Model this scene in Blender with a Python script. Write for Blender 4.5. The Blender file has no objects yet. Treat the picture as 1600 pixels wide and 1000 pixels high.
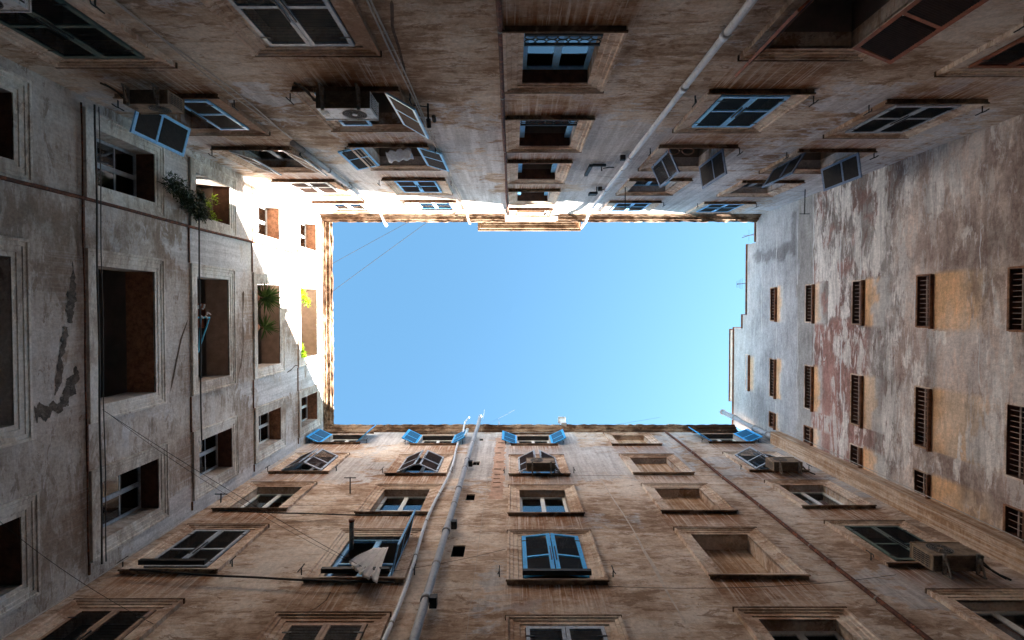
import bpy, bmesh, math, random
from mathutils import Vector, Matrix, noise
random.seed(7)
S = bpy.context.scene

# ------------------------------------------------------------------ camera, sky, sun, exposure
CAM_Z = 1.6
F_PX = 800.0
TILT = math.atan(16.0 / F_PX)
cam = bpy.data.objects.new('camera', bpy.data.cameras.new('camera'))
S.collection.objects.link(cam); S.camera = cam
cam.data.sensor_width = 36.0; cam.data.lens = 18.0
cam.data.clip_start = 0.05; cam.data.clip_end = 2000
FWD = Vector((0, math.sin(TILT), math.cos(TILT)))
DOWN = Vector((0, math.cos(TILT), -math.sin(TILT)))
RIGHT = Vector((1, 0, 0))
m3 = Matrix((RIGHT, -DOWN, -FWD)).transposed()
cam.matrix_world = Matrix.Translation((0, 0, CAM_Z)) @ m3.to_4x4()

SUN = Vector((2.128, 1.02, 1.0)).normalized()
S.world = bpy.data.worlds.new('World'); S.world.use_nodes = True
wn = S.world.node_tree
sky = wn.nodes.new('ShaderNodeTexSky'); sky.sky_type = 'NISHITA'; sky.sun_disc = False
sky.sun_elevation = math.asin(SUN.z); sky.sun_rotation = math.atan2(SUN.x, SUN.y)
sky.altitude = 0; sky.air_density = 1.0; sky.dust_density = 1.2; sky.ozone_density = 1.6
bg = wn.nodes['Background']; bg.inputs['Strength'].default_value = 0.052
tint_sky = wn.nodes.new('ShaderNodeMix'); tint_sky.data_type = 'RGBA'; tint_sky.blend_type = 'MULTIPLY'; tint_sky.inputs[0].default_value = 1.0
tint_sky.inputs[7].default_value = (.44, .645, .63, 1)
wn.links.new(sky.outputs[0], tint_sky.inputs[6]); wn.links.new(tint_sky.outputs[2], bg.inputs['Color'])
sl = bpy.data.lights.new('sun', 'SUN'); sl.energy = 4.8; sl.angle = math.radians(0.5); sl.color = (1.0, .93, .84)
so = bpy.data.objects.new('sun', sl); S.collection.objects.link(so)
so.rotation_euler = SUN.to_track_quat('Z', 'Y').to_euler(); so.location = (30, 14, 30)
S.view_settings.view_transform = 'Standard'; S.view_settings.look = 'None'
S.view_settings.exposure = 4.1; S.view_settings.gamma = 1.0
S.cycles.max_bounces = 6; S.cycles.diffuse_bounces = 4; S.cycles.glossy_bounces = 2; S.cycles.transparent_max_bounces = 6; S.cycles.caustics_reflective = False; S.cycles.caustics_refractive = False

# ------------------------------------------------------------------ tagging and linking
def tag(o, label=None, cat=None, group=None, kind=None):
    if label: o['label'] = label
    if cat: o['category'] = cat
    if group: o['group'] = group
    if kind: o['kind'] = kind
    return o
def link(o, parent=None):
    S.collection.objects.link(o)
    if parent is not None:
        o.parent = parent
        o.matrix_parent_inverse = ROOTINV.get(parent.name, Matrix.Identity(4))
    return o
ROOTINV = {}
def thing(name, label, cat, loc=(0, 0, 0), rz=0, group=None, local=False):
    o = bpy.data.objects.new(name, None); o.empty_display_size = .3
    S.collection.objects.link(o); o.location = loc; o.rotation_euler = (0, 0, rz)
    if not local: ROOTINV[o.name] = Matrix.Translation(loc).inverted()
    return tag(o, label, cat, group)

class MB:
    def __init__(s): s.v = []; s.f = []; s.m = []
    def add(s, vs, fs, mat=0):
        b = len(s.v); s.v += [tuple(v) for v in vs]
        for f in fs: s.f.append([b + i for i in f]); s.m.append(mat)
    def hexa(s, c, mat=0):           # 8 corners: bottom 0-3, top 4-7
        s.add(c, [(3, 2, 1, 0), (4, 5, 6, 7), (0, 1, 5, 4), (1, 2, 6, 5), (2, 3, 7, 6), (3, 0, 4, 7)], mat)
    def box(s, W, u0, u1, d0, d1, z0, z1, mat=0):
        s.hexa([W(u0, d0, z0), W(u1, d0, z0), W(u1, d1, z0), W(u0, d1, z0),
                W(u0, d0, z1), W(u1, d0, z1), W(u1, d1, z1), W(u0, d1, z1)], mat)
    def tube(s, pts, r, n=10, mat=0, cap=True):
        pts = [Vector(p) for p in pts]; rs = r if isinstance(r, (list, tuple)) else [r] * len(pts)
        rings = []; ref = None
        for i, p in enumerate(pts):
            a = pts[max(i - 1, 0)]; b = pts[min(i + 1, len(pts) - 1)]
            t = (b - a).normalized()
            if ref is None:
                ref = Vector((0, 0, 1)) if abs(t.z) < .9 else Vector((1, 0, 0))
            x = (ref - t * ref.dot(t)).normalized(); y = t.cross(x); ref = x
            rings.append([p + (x * math.cos(2 * math.pi * k / n) + y * math.sin(2 * math.pi * k / n)) * rs[i] for k in range(n)])
        vs = [v for rg in rings for v in rg]; fs = []
        for i in range(len(pts) - 1):
            for k in range(n):
                k2 = (k + 1) % n
                fs.append((i * n + k, i * n + k2, (i + 1) * n + k2, (i + 1) * n + k))
        if cap:
            fs.append(tuple(range(n - 1, -1, -1))); fs.append(tuple((len(pts) - 1) * n + k for k in range(n)))
        s.add(vs, fs, mat)
    def build(s, name, mats, parent=None, smooth=False, recalc=True, label=None):
        me = bpy.data.meshes.new(name); me.from_pydata(s.v, [], s.f)
        if not isinstance(mats, (list, tuple)): mats = [mats]
        for m in mats: me.materials.append(m)
        me.polygons.foreach_set('material_index', s.m)
        if recalc:
            bm = bmesh.new(); bm.from_mesh(me); bmesh.ops.recalc_face_normals(bm, faces=bm.faces); bm.to_mesh(me); bm.free()
        if smooth:
            for p in me.polygons: p.use_smooth = len(p.vertices) == 4
        me.update()
        o = bpy.data.objects.new(name, me); link(o, parent)
        if label: o['label'] = label
        return o

# ------------------------------------------------------------------ the four walls: u along, d out into the yard, z above the eye
DT, DB, DL, DR = 4.37, 5.68, 8.78, 11.4
def TOP(u, d, z): return (u, -DT + d, z + CAM_Z)
def BOT(u, d, z): return (u, DB - d, z + CAM_Z)
def LEF(u, d, z): return (-DL + d, u, z + CAM_Z)
def RIG(u, d, z): return (DR - d, u, z + CAM_Z)
AX = {TOP: (1, -DT, 1), BOT: (1, DB, -1), LEF: (0, -DL, 1), RIG: (0, DR, -1)}
def px(W, x, y, d=0.0):
    """direction through the picture point -> (u, z) on the wall plane shifted d into the yard"""
    v = FWD + RIGHT * ((x - 800) / F_PX) + DOWN * ((y - 500) / F_PX)
    ax, pos, sg = AX[W]; pos = pos + sg * d
    t = pos / v[ax]
    p = v * t
    return p[1 - ax], p[2]
KB = 1.3e-7
def bz(z, u):                        # far bays sit a touch higher on the wall
    dx = F_PX * u / z
    return z / (1 - KB * dx * dx)

# ------------------------------------------------------------------ materials
def newmat(name):
    m = bpy.data.materials.new(name); m.use_nodes = True
    nt = m.node_tree; b = nt.nodes['Principled BSDF']
    return m, nt, b
def N(nt, t, **kw):
    n = nt.nodes.new(t)
    for k, v in kw.items(): setattr(n, k, v)
    return n
def noise_n(nt, vec, scale, detail=6, rough=.6, dist=0.0, stretch=None):
    if stretch:
        mp = N(nt, 'ShaderNodeMapping'); mp.inputs['Scale'].default_value = stretch
        nt.links.new(vec, mp.inputs['Vector']); vec = mp.outputs[0]
    n = N(nt, 'ShaderNodeTexNoise'); n.inputs['Scale'].default_value = scale; n.inputs['Detail'].default_value = detail
    n.inputs['Roughness'].default_value = rough; n.inputs['Distortion'].default_value = dist
    nt.links.new(vec, n.inputs['Vector']); return n.outputs['Fac']
def ramp(nt, fac, stops, interp='LINEAR'):
    r = N(nt, 'ShaderNodeValToRGB'); r.color_ramp.interpolation = interp
    el = r.color_ramp.elements
    while len(el) < len(stops): el.new(.5)
    for e, (p, c) in zip(el, stops):
        e.position = p; e.color = (c, c, c, 1) if isinstance(c, (int, float)) else (*c, 1)
    nt.links.new(fac, r.inputs[0]); return r.outputs[0]
def mixc(nt, fac, a, b, mode='MIX'):
    m = N(nt, 'ShaderNodeMix', data_type='RGBA', blend_type=mode)
    for sock, v in ((m.inputs[0], fac), (m.inputs[6], a), (m.inputs[7], b)):
        if hasattr(v, 'is_linked') or hasattr(v, 'links'): nt.links.new(v, sock)
        else: sock.default_value = v if isinstance(v, (int, float)) else (*v, 1)
    return m.outputs[2]
def mth(nt, op, a, b=None, clamp=False):
    m = N(nt, 'ShaderNodeMath', operation=op, use_clamp=clamp)
    for sock, v in ((m.inputs[0], a), (m.inputs[1], b)):
        if v is None: continue
        if isinstance(v, (int, float)): sock.default_value = v
        else: nt.links.new(v, sock)
    return m.outputs[0]
def attr(nt, name, out='Fac'):
    a = N(nt, 'ShaderNodeAttribute', attribute_name=name); return a.outputs[out]
def bump(nt, b, h, strength=.4, dist=.02):
    bp = N(nt, 'ShaderNodeBump'); bp.inputs['Strength'].default_value = strength; bp.inputs['Distance'].default_value = dist
    nt.links.new(h, bp.inputs['Height']); nt.links.new(bp.outputs[0], b.inputs['Normal'])

def stucco(name, dark, mid, light, stain=(.25, .10, .04), pale=(.34, .34, .37), attrs=True, contrast=1.0, tint=False):
    m, nt, b = newmat(name)
    tc = N(nt, 'ShaderNodeTexCoord').outputs['Object']
    big = noise_n(nt, tc, .35, 4, .62)
    med = noise_n(nt, tc, 1.7, 6, .72, .6, (.8, .8, 3.2) if tint else (1, 1, 1.8))
    fine = noise_n(nt, tc, 14, 3, .7)
    horiz = noise_n(nt, tc, 1.0, 5, .72, 0, (.7, .7, 4.5))
    drip = noise_n(nt, tc, 1.0, 4, .7, 0, (1, 1, 9) if tint else (6, 6, .35))
    v = mth(nt, 'ADD', mth(nt, 'MULTIPLY', big, .45), mth(nt, 'ADD', mth(nt, 'MULTIPLY', med, .33), mth(nt, 'MULTIPLY', horiz, .22)))
    w = .105 / contrast
    if tint:
        base = attr(nt, 'tint', 'Color')
        shade = ramp(nt, v, [(.5 - w, .62), (.5, .95), (.5 + w, 1.25)])
        col = mixc(nt, 1.0, base, shade, 'MULTIPLY')
    else:
        col = ramp(nt, v, [(.5 - w, dark), (.5, mid), (.5 + w, light)])
    # thin scuffs where an older lighter coat shows, and rubbed darker ones
    sn = noise_n(nt, tc, 1.5, 8, .74, .7, (.55, .55, 3.0) if tint else (.7, .7, 2.6))
    sc = ramp(nt, mth(nt, 'ADD', sn, mth(nt, 'MULTIPLY', mth(nt, 'SUBTRACT', big, .5), .55)), [(.535, 0.0), (.555, 1.0)] if tint else [(.53, 0.0), (.57, 1.0)])
    pw = attr(nt, 'peel') if tint else 1.0
    col = mixc(nt, mth(nt, 'MULTIPLY', mth(nt, 'MULTIPLY', sc, .85 if tint else .62), pw), col, light)
    dn = noise_n(nt, tc, 1.9, 8, .76, .7, (.75, .75, 2.4))
    sd = ramp(nt, mth(nt, 'ADD', dn, mth(nt, 'MULTIPLY', mth(nt, 'SUBTRACT', big, .5), .5)), [(.425, 1.0), (.455, 0.0)])
    col = mixc(nt, mth(nt, 'MULTIPLY', mth(nt, 'MULTIPLY', sd, .72), pw), col, dark)
    if name == 'niche_plaster':
        col = mixc(nt, ramp(nt, drip, [(.44, .0), (.56, .75)]), col, dark); col = mixc(nt, ramp(nt, noise_n(nt, tc, 1.0, 3, .7, 0, (11, 11, .3)), [(.5, .0), (.58, .6)]), col, light)
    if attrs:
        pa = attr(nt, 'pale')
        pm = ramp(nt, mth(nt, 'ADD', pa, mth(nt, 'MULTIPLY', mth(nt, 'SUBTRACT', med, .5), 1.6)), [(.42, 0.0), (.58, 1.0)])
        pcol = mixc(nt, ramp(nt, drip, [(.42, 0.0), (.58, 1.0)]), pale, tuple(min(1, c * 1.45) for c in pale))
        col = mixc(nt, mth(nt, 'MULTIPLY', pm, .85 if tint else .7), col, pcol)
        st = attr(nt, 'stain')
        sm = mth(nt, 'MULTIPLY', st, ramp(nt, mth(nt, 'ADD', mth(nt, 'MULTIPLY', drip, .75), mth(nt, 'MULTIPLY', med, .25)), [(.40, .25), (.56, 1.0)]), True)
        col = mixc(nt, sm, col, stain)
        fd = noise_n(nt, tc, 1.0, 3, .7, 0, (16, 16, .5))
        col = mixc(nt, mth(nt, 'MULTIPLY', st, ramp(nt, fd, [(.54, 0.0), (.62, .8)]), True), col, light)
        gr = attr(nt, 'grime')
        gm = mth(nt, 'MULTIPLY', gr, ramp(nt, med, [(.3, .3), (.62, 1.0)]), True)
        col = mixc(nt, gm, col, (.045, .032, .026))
    fm = ramp(nt, fine, [(.32, .72), (.68, 1.2)])
    col = mixc(nt, .7, col, mixc(nt, 1.0, col, fm, 'MULTIPLY'))
    nt.links.new(col, b.inputs['Base Color'])
    b.inputs['Roughness'].default_value = .95; b.inputs['Specular IOR Level'].default_value = .08
    h = mth(nt, 'ADD', noise_n(nt, tc, 3.5, 4, .7), mth(nt, 'MULTIPLY', fine, .35))
    bump(nt, b, h, .55, .03)
    return m

def simple(name, col, rough=.6, var=.25, scale=6, metal=0.0, spec=.3, worn=None, worn_amt=.5, bumps=.15):
    m, nt, b = newmat(name)
    tc = N(nt, 'ShaderNodeTexCoord').outputs['Object']
    n = noise_n(nt, tc, scale, 4, .7)
    lo = tuple(c * (1 - var) for c in col); hi = tuple(min(1, c * (1 + var)) for c in col)
    c = ramp(nt, n, [(.32, lo), (.68, hi)])
    if worn:
        w = ramp(nt, noise_n(nt, tc, scale * 1.7, 5, .75), [(.54, 0.0), (.6, 1.0)])
        c = mixc(nt, mth(nt, 'MULTIPLY', w, worn_amt), c, worn)
    nt.links.new(c, b.inputs['Base Color'])
    b.inputs['Roughness'].default_value = rough; b.inputs['Metallic'].default_value = metal
    b.inputs['Specular IOR Level'].default_value = spec
    if bumps: bump(nt, b, n, bumps, .01)
    return m

M = {}
M['top'] = stucco('brown_stucco_north', (.26, .155, .095), (.58, .44, .33), (.76, .67, .58), pale=(.54, .55, .58))
M['bot'] = stucco('brown_stucco_south', (.26, .16, .105), (.57, .435, .335), (.74, .65, .57), pale=(.40, .40, .41))
M['left'] = stucco('grey_stucco_west', (.30, .235, .19), (.58, .52, .47), (.72, .69, .67), pale=(.55, .54, .55))
M['right'] = stucco('peeling_paint_east', (.21, .125, .105), (.40, .34, .30), (.66, .61, .57), pale=(.60, .56, .52), tint=True)
M['trim_brown'] = stucco('trim_brown', (.34, .21, .14), (.62, .465, .355), (.76, .65, .55), attrs=False, contrast=1.3)
M['trim_grey'] = stucco('trim_grey', (.40, .33, .28), (.66, .60, .53), (.76, .73, .69), attrs=False, contrast=1.3)
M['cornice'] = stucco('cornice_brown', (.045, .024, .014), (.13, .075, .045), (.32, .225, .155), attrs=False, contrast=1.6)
M['niche'] = stucco('niche_plaster', (.32, .18, .10), (.52, .35, .23), (.65, .52, .41), attrs=False)
M['sill'] = stucco('dark_sill', (.06, .035, .022), (.15, .09, .06), (.34, .25, .18), attrs=False)
M['course'] = simple('rusty_course', (.17, .075, .04), .8, .45, 5, worn=(.06, .03, .02), worn_amt=.7)
M['soffit'] = simple('warm_reveal', (.40, .27, .20), .85, .2, 4)
M['soffit_red'] = simple('brick_reveal', (.30, .14, .075), .85, .45, 8, worn=(.12, .05, .03))
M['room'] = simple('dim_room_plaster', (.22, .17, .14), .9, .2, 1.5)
M['redpanel'] = simple('red_brown_door', (.20, .055, .028), .7, .3, 3)
M['grey_frame'] = simple('grey_frame_paint', (.36, .40, .46), .5, .2, 9, worn=(.18, .16, .15), worn_amt=.5)
M['blue_frame'] = simple('light_blue_frame_paint', (.22, .53, .90), .45, .15, 9, worn=(.16, .2, .26), worn_amt=.35)
M['bright_blue'] = simple('bright_blue_shutter_paint', (.025, .21, .47), .5, .15, 9, worn=(.03, .11, .2), worn_amt=.4)
M['bright_edge'] = simple('bright_blue_rail_paint', (.04, .38, .82), .45, .15, 9, worn=(.04, .18, .34), worn_amt=.35)
M['white_frame'] = simple('white_window_paint', (.70, .72, .72), .45, .1, 9, worn=(.42, .36, .3), worn_amt=.45)
M['green_frame'] = simple('dark_green_frame_paint', (.10, .13, .11), .5, .2, 9)
M['navy_frame'] = simple('blue_grey_frame_paint', (.16, .22, .34), .5, .2, 9, worn=(.1, .1, .1), worn_amt=.4)
M['pink_frame'] = simple('bare_wood_frame', (.42, .27, .19), .7, .25, 9, worn=(.2, .1, .06))
M['red_frame'] = simple('red_brown_frame', (.30, .095, .045), .6, .25, 9, worn=(.12, .05, .03))
M['shade_dark'] = simple('shade_black', (.030, .024, .022), .6, .3, 9)  # near-black colour in place of shade on slats seen from below
M['slat_brown'] = simple('brown_slats', (.10, .055, .04), .65, .3, 9)
M['slat_blue'] = simple('blue_slats', (.008, .11, .26), .5, .15, 9)
M['slat_red'] = simple('dark_red_slats', (.035, .018, .014), .6, .3, 9)
M['iron'] = simple('dark_iron', (.035, .03, .028), .6, .3, 20, metal=.4)
M['rust'] = simple('rusty_pipe', (.10, .038, .022), .8, .4, 8, worn=(.30, .09, .04), worn_amt=.8)
M['greypipe'] = simple('grey_pipe', (.34, .35, .38), .5, .12, 4, worn=(.2, .19, .19), worn_amt=.45)
M['whitepipe'] = simple('white_plastic_pipe', (.66, .68, .72), .4, .08, 4, worn=(.4, .37, .33), worn_amt=.4)
M['cable'] = simple('black_cable', (.06, .048, .04), .7, .2, 9, bumps=0)
M['palecable'] = simple('grey_cable', (.40, .36, .32), .7, .2, 9, bumps=0)
M['ac'] = simple('air_conditioner_casing', (.82, .84, .86), .5, .1, 5, worn=(.3, .24, .18), worn_amt=.6)
M['ac_under'] = simple('air_conditioner_tray', (.13, .10, .075), .8, .35, 7, worn=(.06, .04, .03), worn_amt=.6)
M['ac_dark'] = simple('grille_black', (.04, .037, .035), .6, .2, 9)
M['steel'] = simple('grey_bracket', (.22, .2, .18), .6, .3, 9, worn=(.14, .06, .03), worn_amt=.7)
M['leaf'] = simple('fresh_leaf', (.32, .46, .02), .55, .35, 12, bumps=0)
M['leaf_dark'] = simple('dark_leaf', (.06, .075, .035), .6, .5, 12, bumps=0)
M['yucca'] = simple('yucca_leaf', (.09, .17, .035), .45, .45, 9, bumps=0)
M['stem'] = simple('plant_stem', (.10, .06, .03), .8, .3, 9)
M['pot'] = simple('terracotta_pot', (.35, .15, .08), .8, .2, 9)
M['cloth'] = simple('pale_cloth', (.58, .54, .52), .9, .15, 6)
M['bluecloth'] = simple('grey_blue_cloth', (.50, .58, .70), .9, .25, 9)
M['curtain'] = simple('pale_curtain', (.55, .50, .36), .9, .15, 4)
M['cyan_tube'] = simple('cyan_painted_tube', (.05, .38, .55), .4, .1, 5)
M['tile'] = simple('roof_tile', (.28, .13, .075), .9, .4, 3)
M['brick'] = simple('bare_brick_patch', (.46, .29, .21), .9, .3, 5, worn=(.42, .31, .25), worn_amt=.6)
M['scar'] = simple('black_plaster_scar', (.12, .095, .08), .95, .6, 7, worn=(.30, .25, .21), worn_amt=.5)
M['crack'] = simple('dark_crack', (.10, .065, .045), .95, .4, 10)  # dark fill of the plaster cracks
M['palestreak'] = simple('pale_mortar', (.52, .45, .39), .95, .2, 7)
def glass_mat():
    m, nt, b = newmat('window_glass'); nt.nodes.remove(b)
    out = nt.nodes['Material Output']
    tr = N(nt, 'ShaderNodeBsdfTransparent'); tr.inputs[0].default_value = (.5, .52, .52, 1)
    gl = N(nt, 'ShaderNodeBsdfGlossy'); gl.inputs['Roughness'].default_value = .04; gl.inputs['Color'].default_value = (.9, .95, 1, 1)
    fr = N(nt, 'ShaderNodeFresnel'); fr.inputs[0].default_value = 2.3
    mx = N(nt, 'ShaderNodeMixShader')
    tc = N(nt, 'ShaderNodeTexCoord').outputs['Object']; n = noise_n(nt, tc, 1.3, 2, .5)
    bp = N(nt, 'ShaderNodeBump'); bp.inputs['Strength'].default_value = .08; bp.inputs['Distance'].default_value = .05
    nt.links.new(n, bp.inputs['Height']); nt.links.new(bp.outputs[0], gl.inputs['Normal'])
    nt.links.new(fr.outputs[0], mx.inputs[0]); nt.links.new(tr.outputs[0], mx.inputs[1]); nt.links.new(gl.outputs[0], mx.inputs[2])
    nt.links.new(mx.outputs[0], out.inputs['Surface'])
    return m
M['glass'] = glass_mat()
M['blackwire'] = simple('black_wire', (.010, .009, .009), .8, .2, 9, bumps=0)
M['lining'] = simple('dark_red_lining', (.11, .048, .03), .8, .4, 6)
M['grille'] = simple('rusty_grille', (.42, .30, .24), .7, .3, 12)

def ground_mat():
    m, nt, b = newmat('courtyard_paving')
    tc = N(nt, 'ShaderNodeTexCoord').outputs['Object']
    br = N(nt, 'ShaderNodeTexBrick'); br.inputs['Scale'].default_value = 1.6
    br.inputs['Color1'].default_value = (.42, .37, .32, 1); br.inputs['Color2'].default_value = (.34, .30, .26, 1); br.inputs['Mortar'].default_value = (.04, .035, .03, 1)
    nt.links.new(tc, br.inputs['Vector']); nt.links.new(br.outputs['Color'], b.inputs['Base Color']); b.inputs['Roughness'].default_value = .85
    return m

# ------------------------------------------------------------------ setting
g = MB(); g.add([(-600, -600, 0), (600, -600, 0), (600, 600, 0), (-600, 600, 0)], [(0, 1, 2, 3)])
tag(g.build('ground', ground_mat()), kind='structure')

TOPB = thing('building', 'brown stucco building with a central column of stair windows under a raised roof block', 'building', (0, -DT, 0), group='wings round the courtyard')
BOTB = thing('building', 'brown stucco building whose top floor windows have wide open bright blue shutters', 'building', (0, DB, 0), group='wings round the courtyard')
LEFB = thing('building', 'grey stucco building with wide open loggias and a sunlit top edge', 'building', (-DL, 0, 0), group='wings round the courtyard')
RIGB = thing('building', 'blotchy peeling building with small barred slit windows and a stepped parapet', 'building', (DR, 0, 0), group='wings round the courtyard')
BLD = {TOP: TOPB, BOT: BOTB, LEF: LEFB, RIG: RIGB}
HOLES = {TOP: [], BOT: [], LEF: [], RIG: []}
STAINS = {TOP: [], BOT: [], LEF: [], RIG: []}

# ------------------------------------------------------------------ window parts
def ring_profile(mb, W, u0, u1, z0, z1, prof, sb, st, mat=0):
    loops = []
    for off, d in prof:
        if W is LEF: d *= .7
        loops.append([W(u0 - off, d, z0 - off * sb), W(u1 + off, d, z0 - off * sb), W(u1 + off, d, z1 + off * st), W(u0 - off, d, z1 + off * st)])
    vs = [v for l in loops for v in l]; fs = []
    for i in range(len(loops) - 1):
        for k in range(4):
            k2 = (k + 1) % 4
            fs.append((i * 4 + k, i * 4 + k2, (i + 1) * 4 + k2, (i + 1) * 4 + k))
    mb.add(vs, fs, mat)
PROF = [(0, -.03), (0, .02), (.085, .02), (.095, .04), (.20, .04), (.21, .06), (.275, .06), (.29, .088), (.34, .088), (.34, -.01)]

def frame_boxes(mb, T, w, h, t0, t1, bars_v=(), bars_h=(), fw=.06, bw=.04, mat=0):
    """rectangular frame in local coords T(a, n, z): a 0..w, z 0..h"""
    mb.box(T, 0, fw, t0, t1, 0, h, mat); mb.box(T, w - fw, w, t0, t1, 0, h, mat)
    mb.box(T, fw, w - fw, t0, t1, 0, fw, mat); mb.box(T, fw, w - fw, t0, t1, h - fw, h, mat)
    e = .004
    for a, b in bars_v: mb.box(T, a - b / 2, a + b / 2, t0 + e, t1 - e, fw, h - fw, mat)
    vs = [fw] + [x for a, b in sorted(bars_v) for x in (a - b / 2, a + b / 2)] + [w - fw]
    for z, b in bars_h:
        for i in range(0, len(vs), 2):
            mb.box(T, vs[i], vs[i + 1], t0 + 2 * e, t1 - 2 * e, z - b / 2, z + b / 2, mat)

def sash(W, par, u0, u1, z0, z1, d, mat, kind='casement', curtain=False, glass=True):
    w = u1 - u0; h = z1 - z0
    T = lambda a, n, z: W(u0 + a, d + n, z0 + z)
    mb = MB()
    if kind == 'casement':
        frame_boxes(mb, T, w, h, -.06, 0, [(w / 2, .13)], [], .085)
        for s0, s1 in ((.085, w / 2 - .065), (w / 2 + .065, w - .085)):
            mb.box(T, s0, s1, -.05, -.012, h * .36, h * .36 + .05)
    elif kind == 'plain':
        frame_boxes(mb, T, w, h, -.06, 0, [(w / 2, .13)], [], .085)
    elif kind == 'muntin':
        frame_boxes(mb, T, w, h, -.06, 0, [(w * .5, .11)], [], .06)
        for z in (h * .33, h * .62): mb.box(T, .06, w * .5 - .055, -.04, -.02, z, z + .025); mb.box(T, w * .5 + .055, w - .06, -.04, -.02, z, z + .025)
    so_ = mb.build('sash', mat, par)
    if glass:
        p = MB(); p.box(T, .03, w - .03, -.034, -.028, .03, h - .03)
        p.build('pane', M['glass'], par)
    if curtain:
        c = MB(); n = 26; vs = []; fs = []
        for k in range(n + 1):
            a = .04 + (w - .08) * k / n; q = -.16 + .025 * math.sin(k * 1.7)
            vs += [T(a, q, .05), T(a, q, h * .96)]
        for k in range(n): fs.append((2 * k, 2 * k + 2, 2 * k + 3, 2 * k + 1))
        c.add(vs, fs); c.build('curtain', M['curtain'], par)
    return so_

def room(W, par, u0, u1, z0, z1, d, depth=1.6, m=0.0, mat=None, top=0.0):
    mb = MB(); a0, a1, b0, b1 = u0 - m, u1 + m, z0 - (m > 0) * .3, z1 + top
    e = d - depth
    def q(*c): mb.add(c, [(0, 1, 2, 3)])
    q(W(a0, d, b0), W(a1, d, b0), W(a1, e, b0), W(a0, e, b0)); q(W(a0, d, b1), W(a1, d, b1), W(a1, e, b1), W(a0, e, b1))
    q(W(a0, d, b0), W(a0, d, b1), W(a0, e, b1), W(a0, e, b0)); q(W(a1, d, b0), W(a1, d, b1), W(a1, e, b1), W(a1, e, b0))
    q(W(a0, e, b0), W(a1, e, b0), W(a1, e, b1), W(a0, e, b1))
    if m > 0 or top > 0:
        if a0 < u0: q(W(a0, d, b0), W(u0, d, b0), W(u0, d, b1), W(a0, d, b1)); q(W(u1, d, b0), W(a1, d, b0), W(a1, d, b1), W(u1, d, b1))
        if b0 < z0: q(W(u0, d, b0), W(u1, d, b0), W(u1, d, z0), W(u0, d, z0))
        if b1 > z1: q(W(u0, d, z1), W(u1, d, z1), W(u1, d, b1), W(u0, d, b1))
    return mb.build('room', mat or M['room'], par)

def leaf(W, par, hinge, w, z0, h, side, theta, fmat, smat, gap=.012, label=None, d0=.02, th=.04, brace=True):
    """one louvered shutter leaf; side +1 = hinged at its low-u edge, -1 = at its high-u edge"""
    c, s = math.cos(math.radians(theta)), math.sin(math.radians(theta))
    def T(a, n, z):
        return W(hinge + side * (a * c - n * s), d0 + a * s + n * c, z0 + z)
    mb = MB(); st = .095 if fmat is M['bright_edge'] else .065
    mb.box(T, gap, gap + st, 0, th, 0, h); mb.box(T, w - st, w, 0, th, 0, h)
    for z, b in ((0, .08), (h * .42, .065), (h - .075, .075)):
        mb.box(T, gap + st, w - st, .003, th - .003, z, z + b)
    a0, a1 = gap + st, w - st
    def slats(lo, hi):
        z = lo + .02
        while z < hi - .045:
            mb.add([T(a0, th * .85, z), T(a1, th * .85, z), T(a1, th * .12, z + .05), T(a0, th * .12, z + .05),
                    T(a0, th * .85, z + .009), T(a1, th * .85, z + .009), T(a1, th * .12, z + .059), T(a0, th * .12, z + .059)],
                   [(3, 2, 1, 0), (4, 5, 6, 7), (0, 1, 5, 4), (1, 2, 6, 5), (2, 3, 7, 6), (3, 0, 4, 7)], 1)
            z += .042
    slats(.08, h * .42); slats(h * .42 + .065, h - .075)
    # strap hinges and the bolt
    for z in (.18, h - .3): mb.box(T, .0, .16, th, th + .006, z, z + .035, 2)
    mb.box(T, w - .05, w - .03, th, th + .02, h * .3, h * .62, 2)
    o = mb.build('shutter', [fmat, smat, M['iron']], par)
    if label: o['label'] = label
    return o

def hooks(W, par, u0, u1, z0, off=.5):
    for sgn, u in ((-1, u0 - off), (1, u1 + off)):
        mb = MB()
        P = lambda d, dz, du=0: W(u + du * sgn, d, z0 + dz)
        mb.tube([P(.0, 0), P(.10, 0), P(.15, .0), P(.16, .09), P(.16, .16)], .013, 6)
        mb.tube([P(.16, .02), P(.16, -.07), P(.13, -.13, .03)], .012, 6)
        mb.build('shutter_hook', M['iron'], par)

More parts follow.
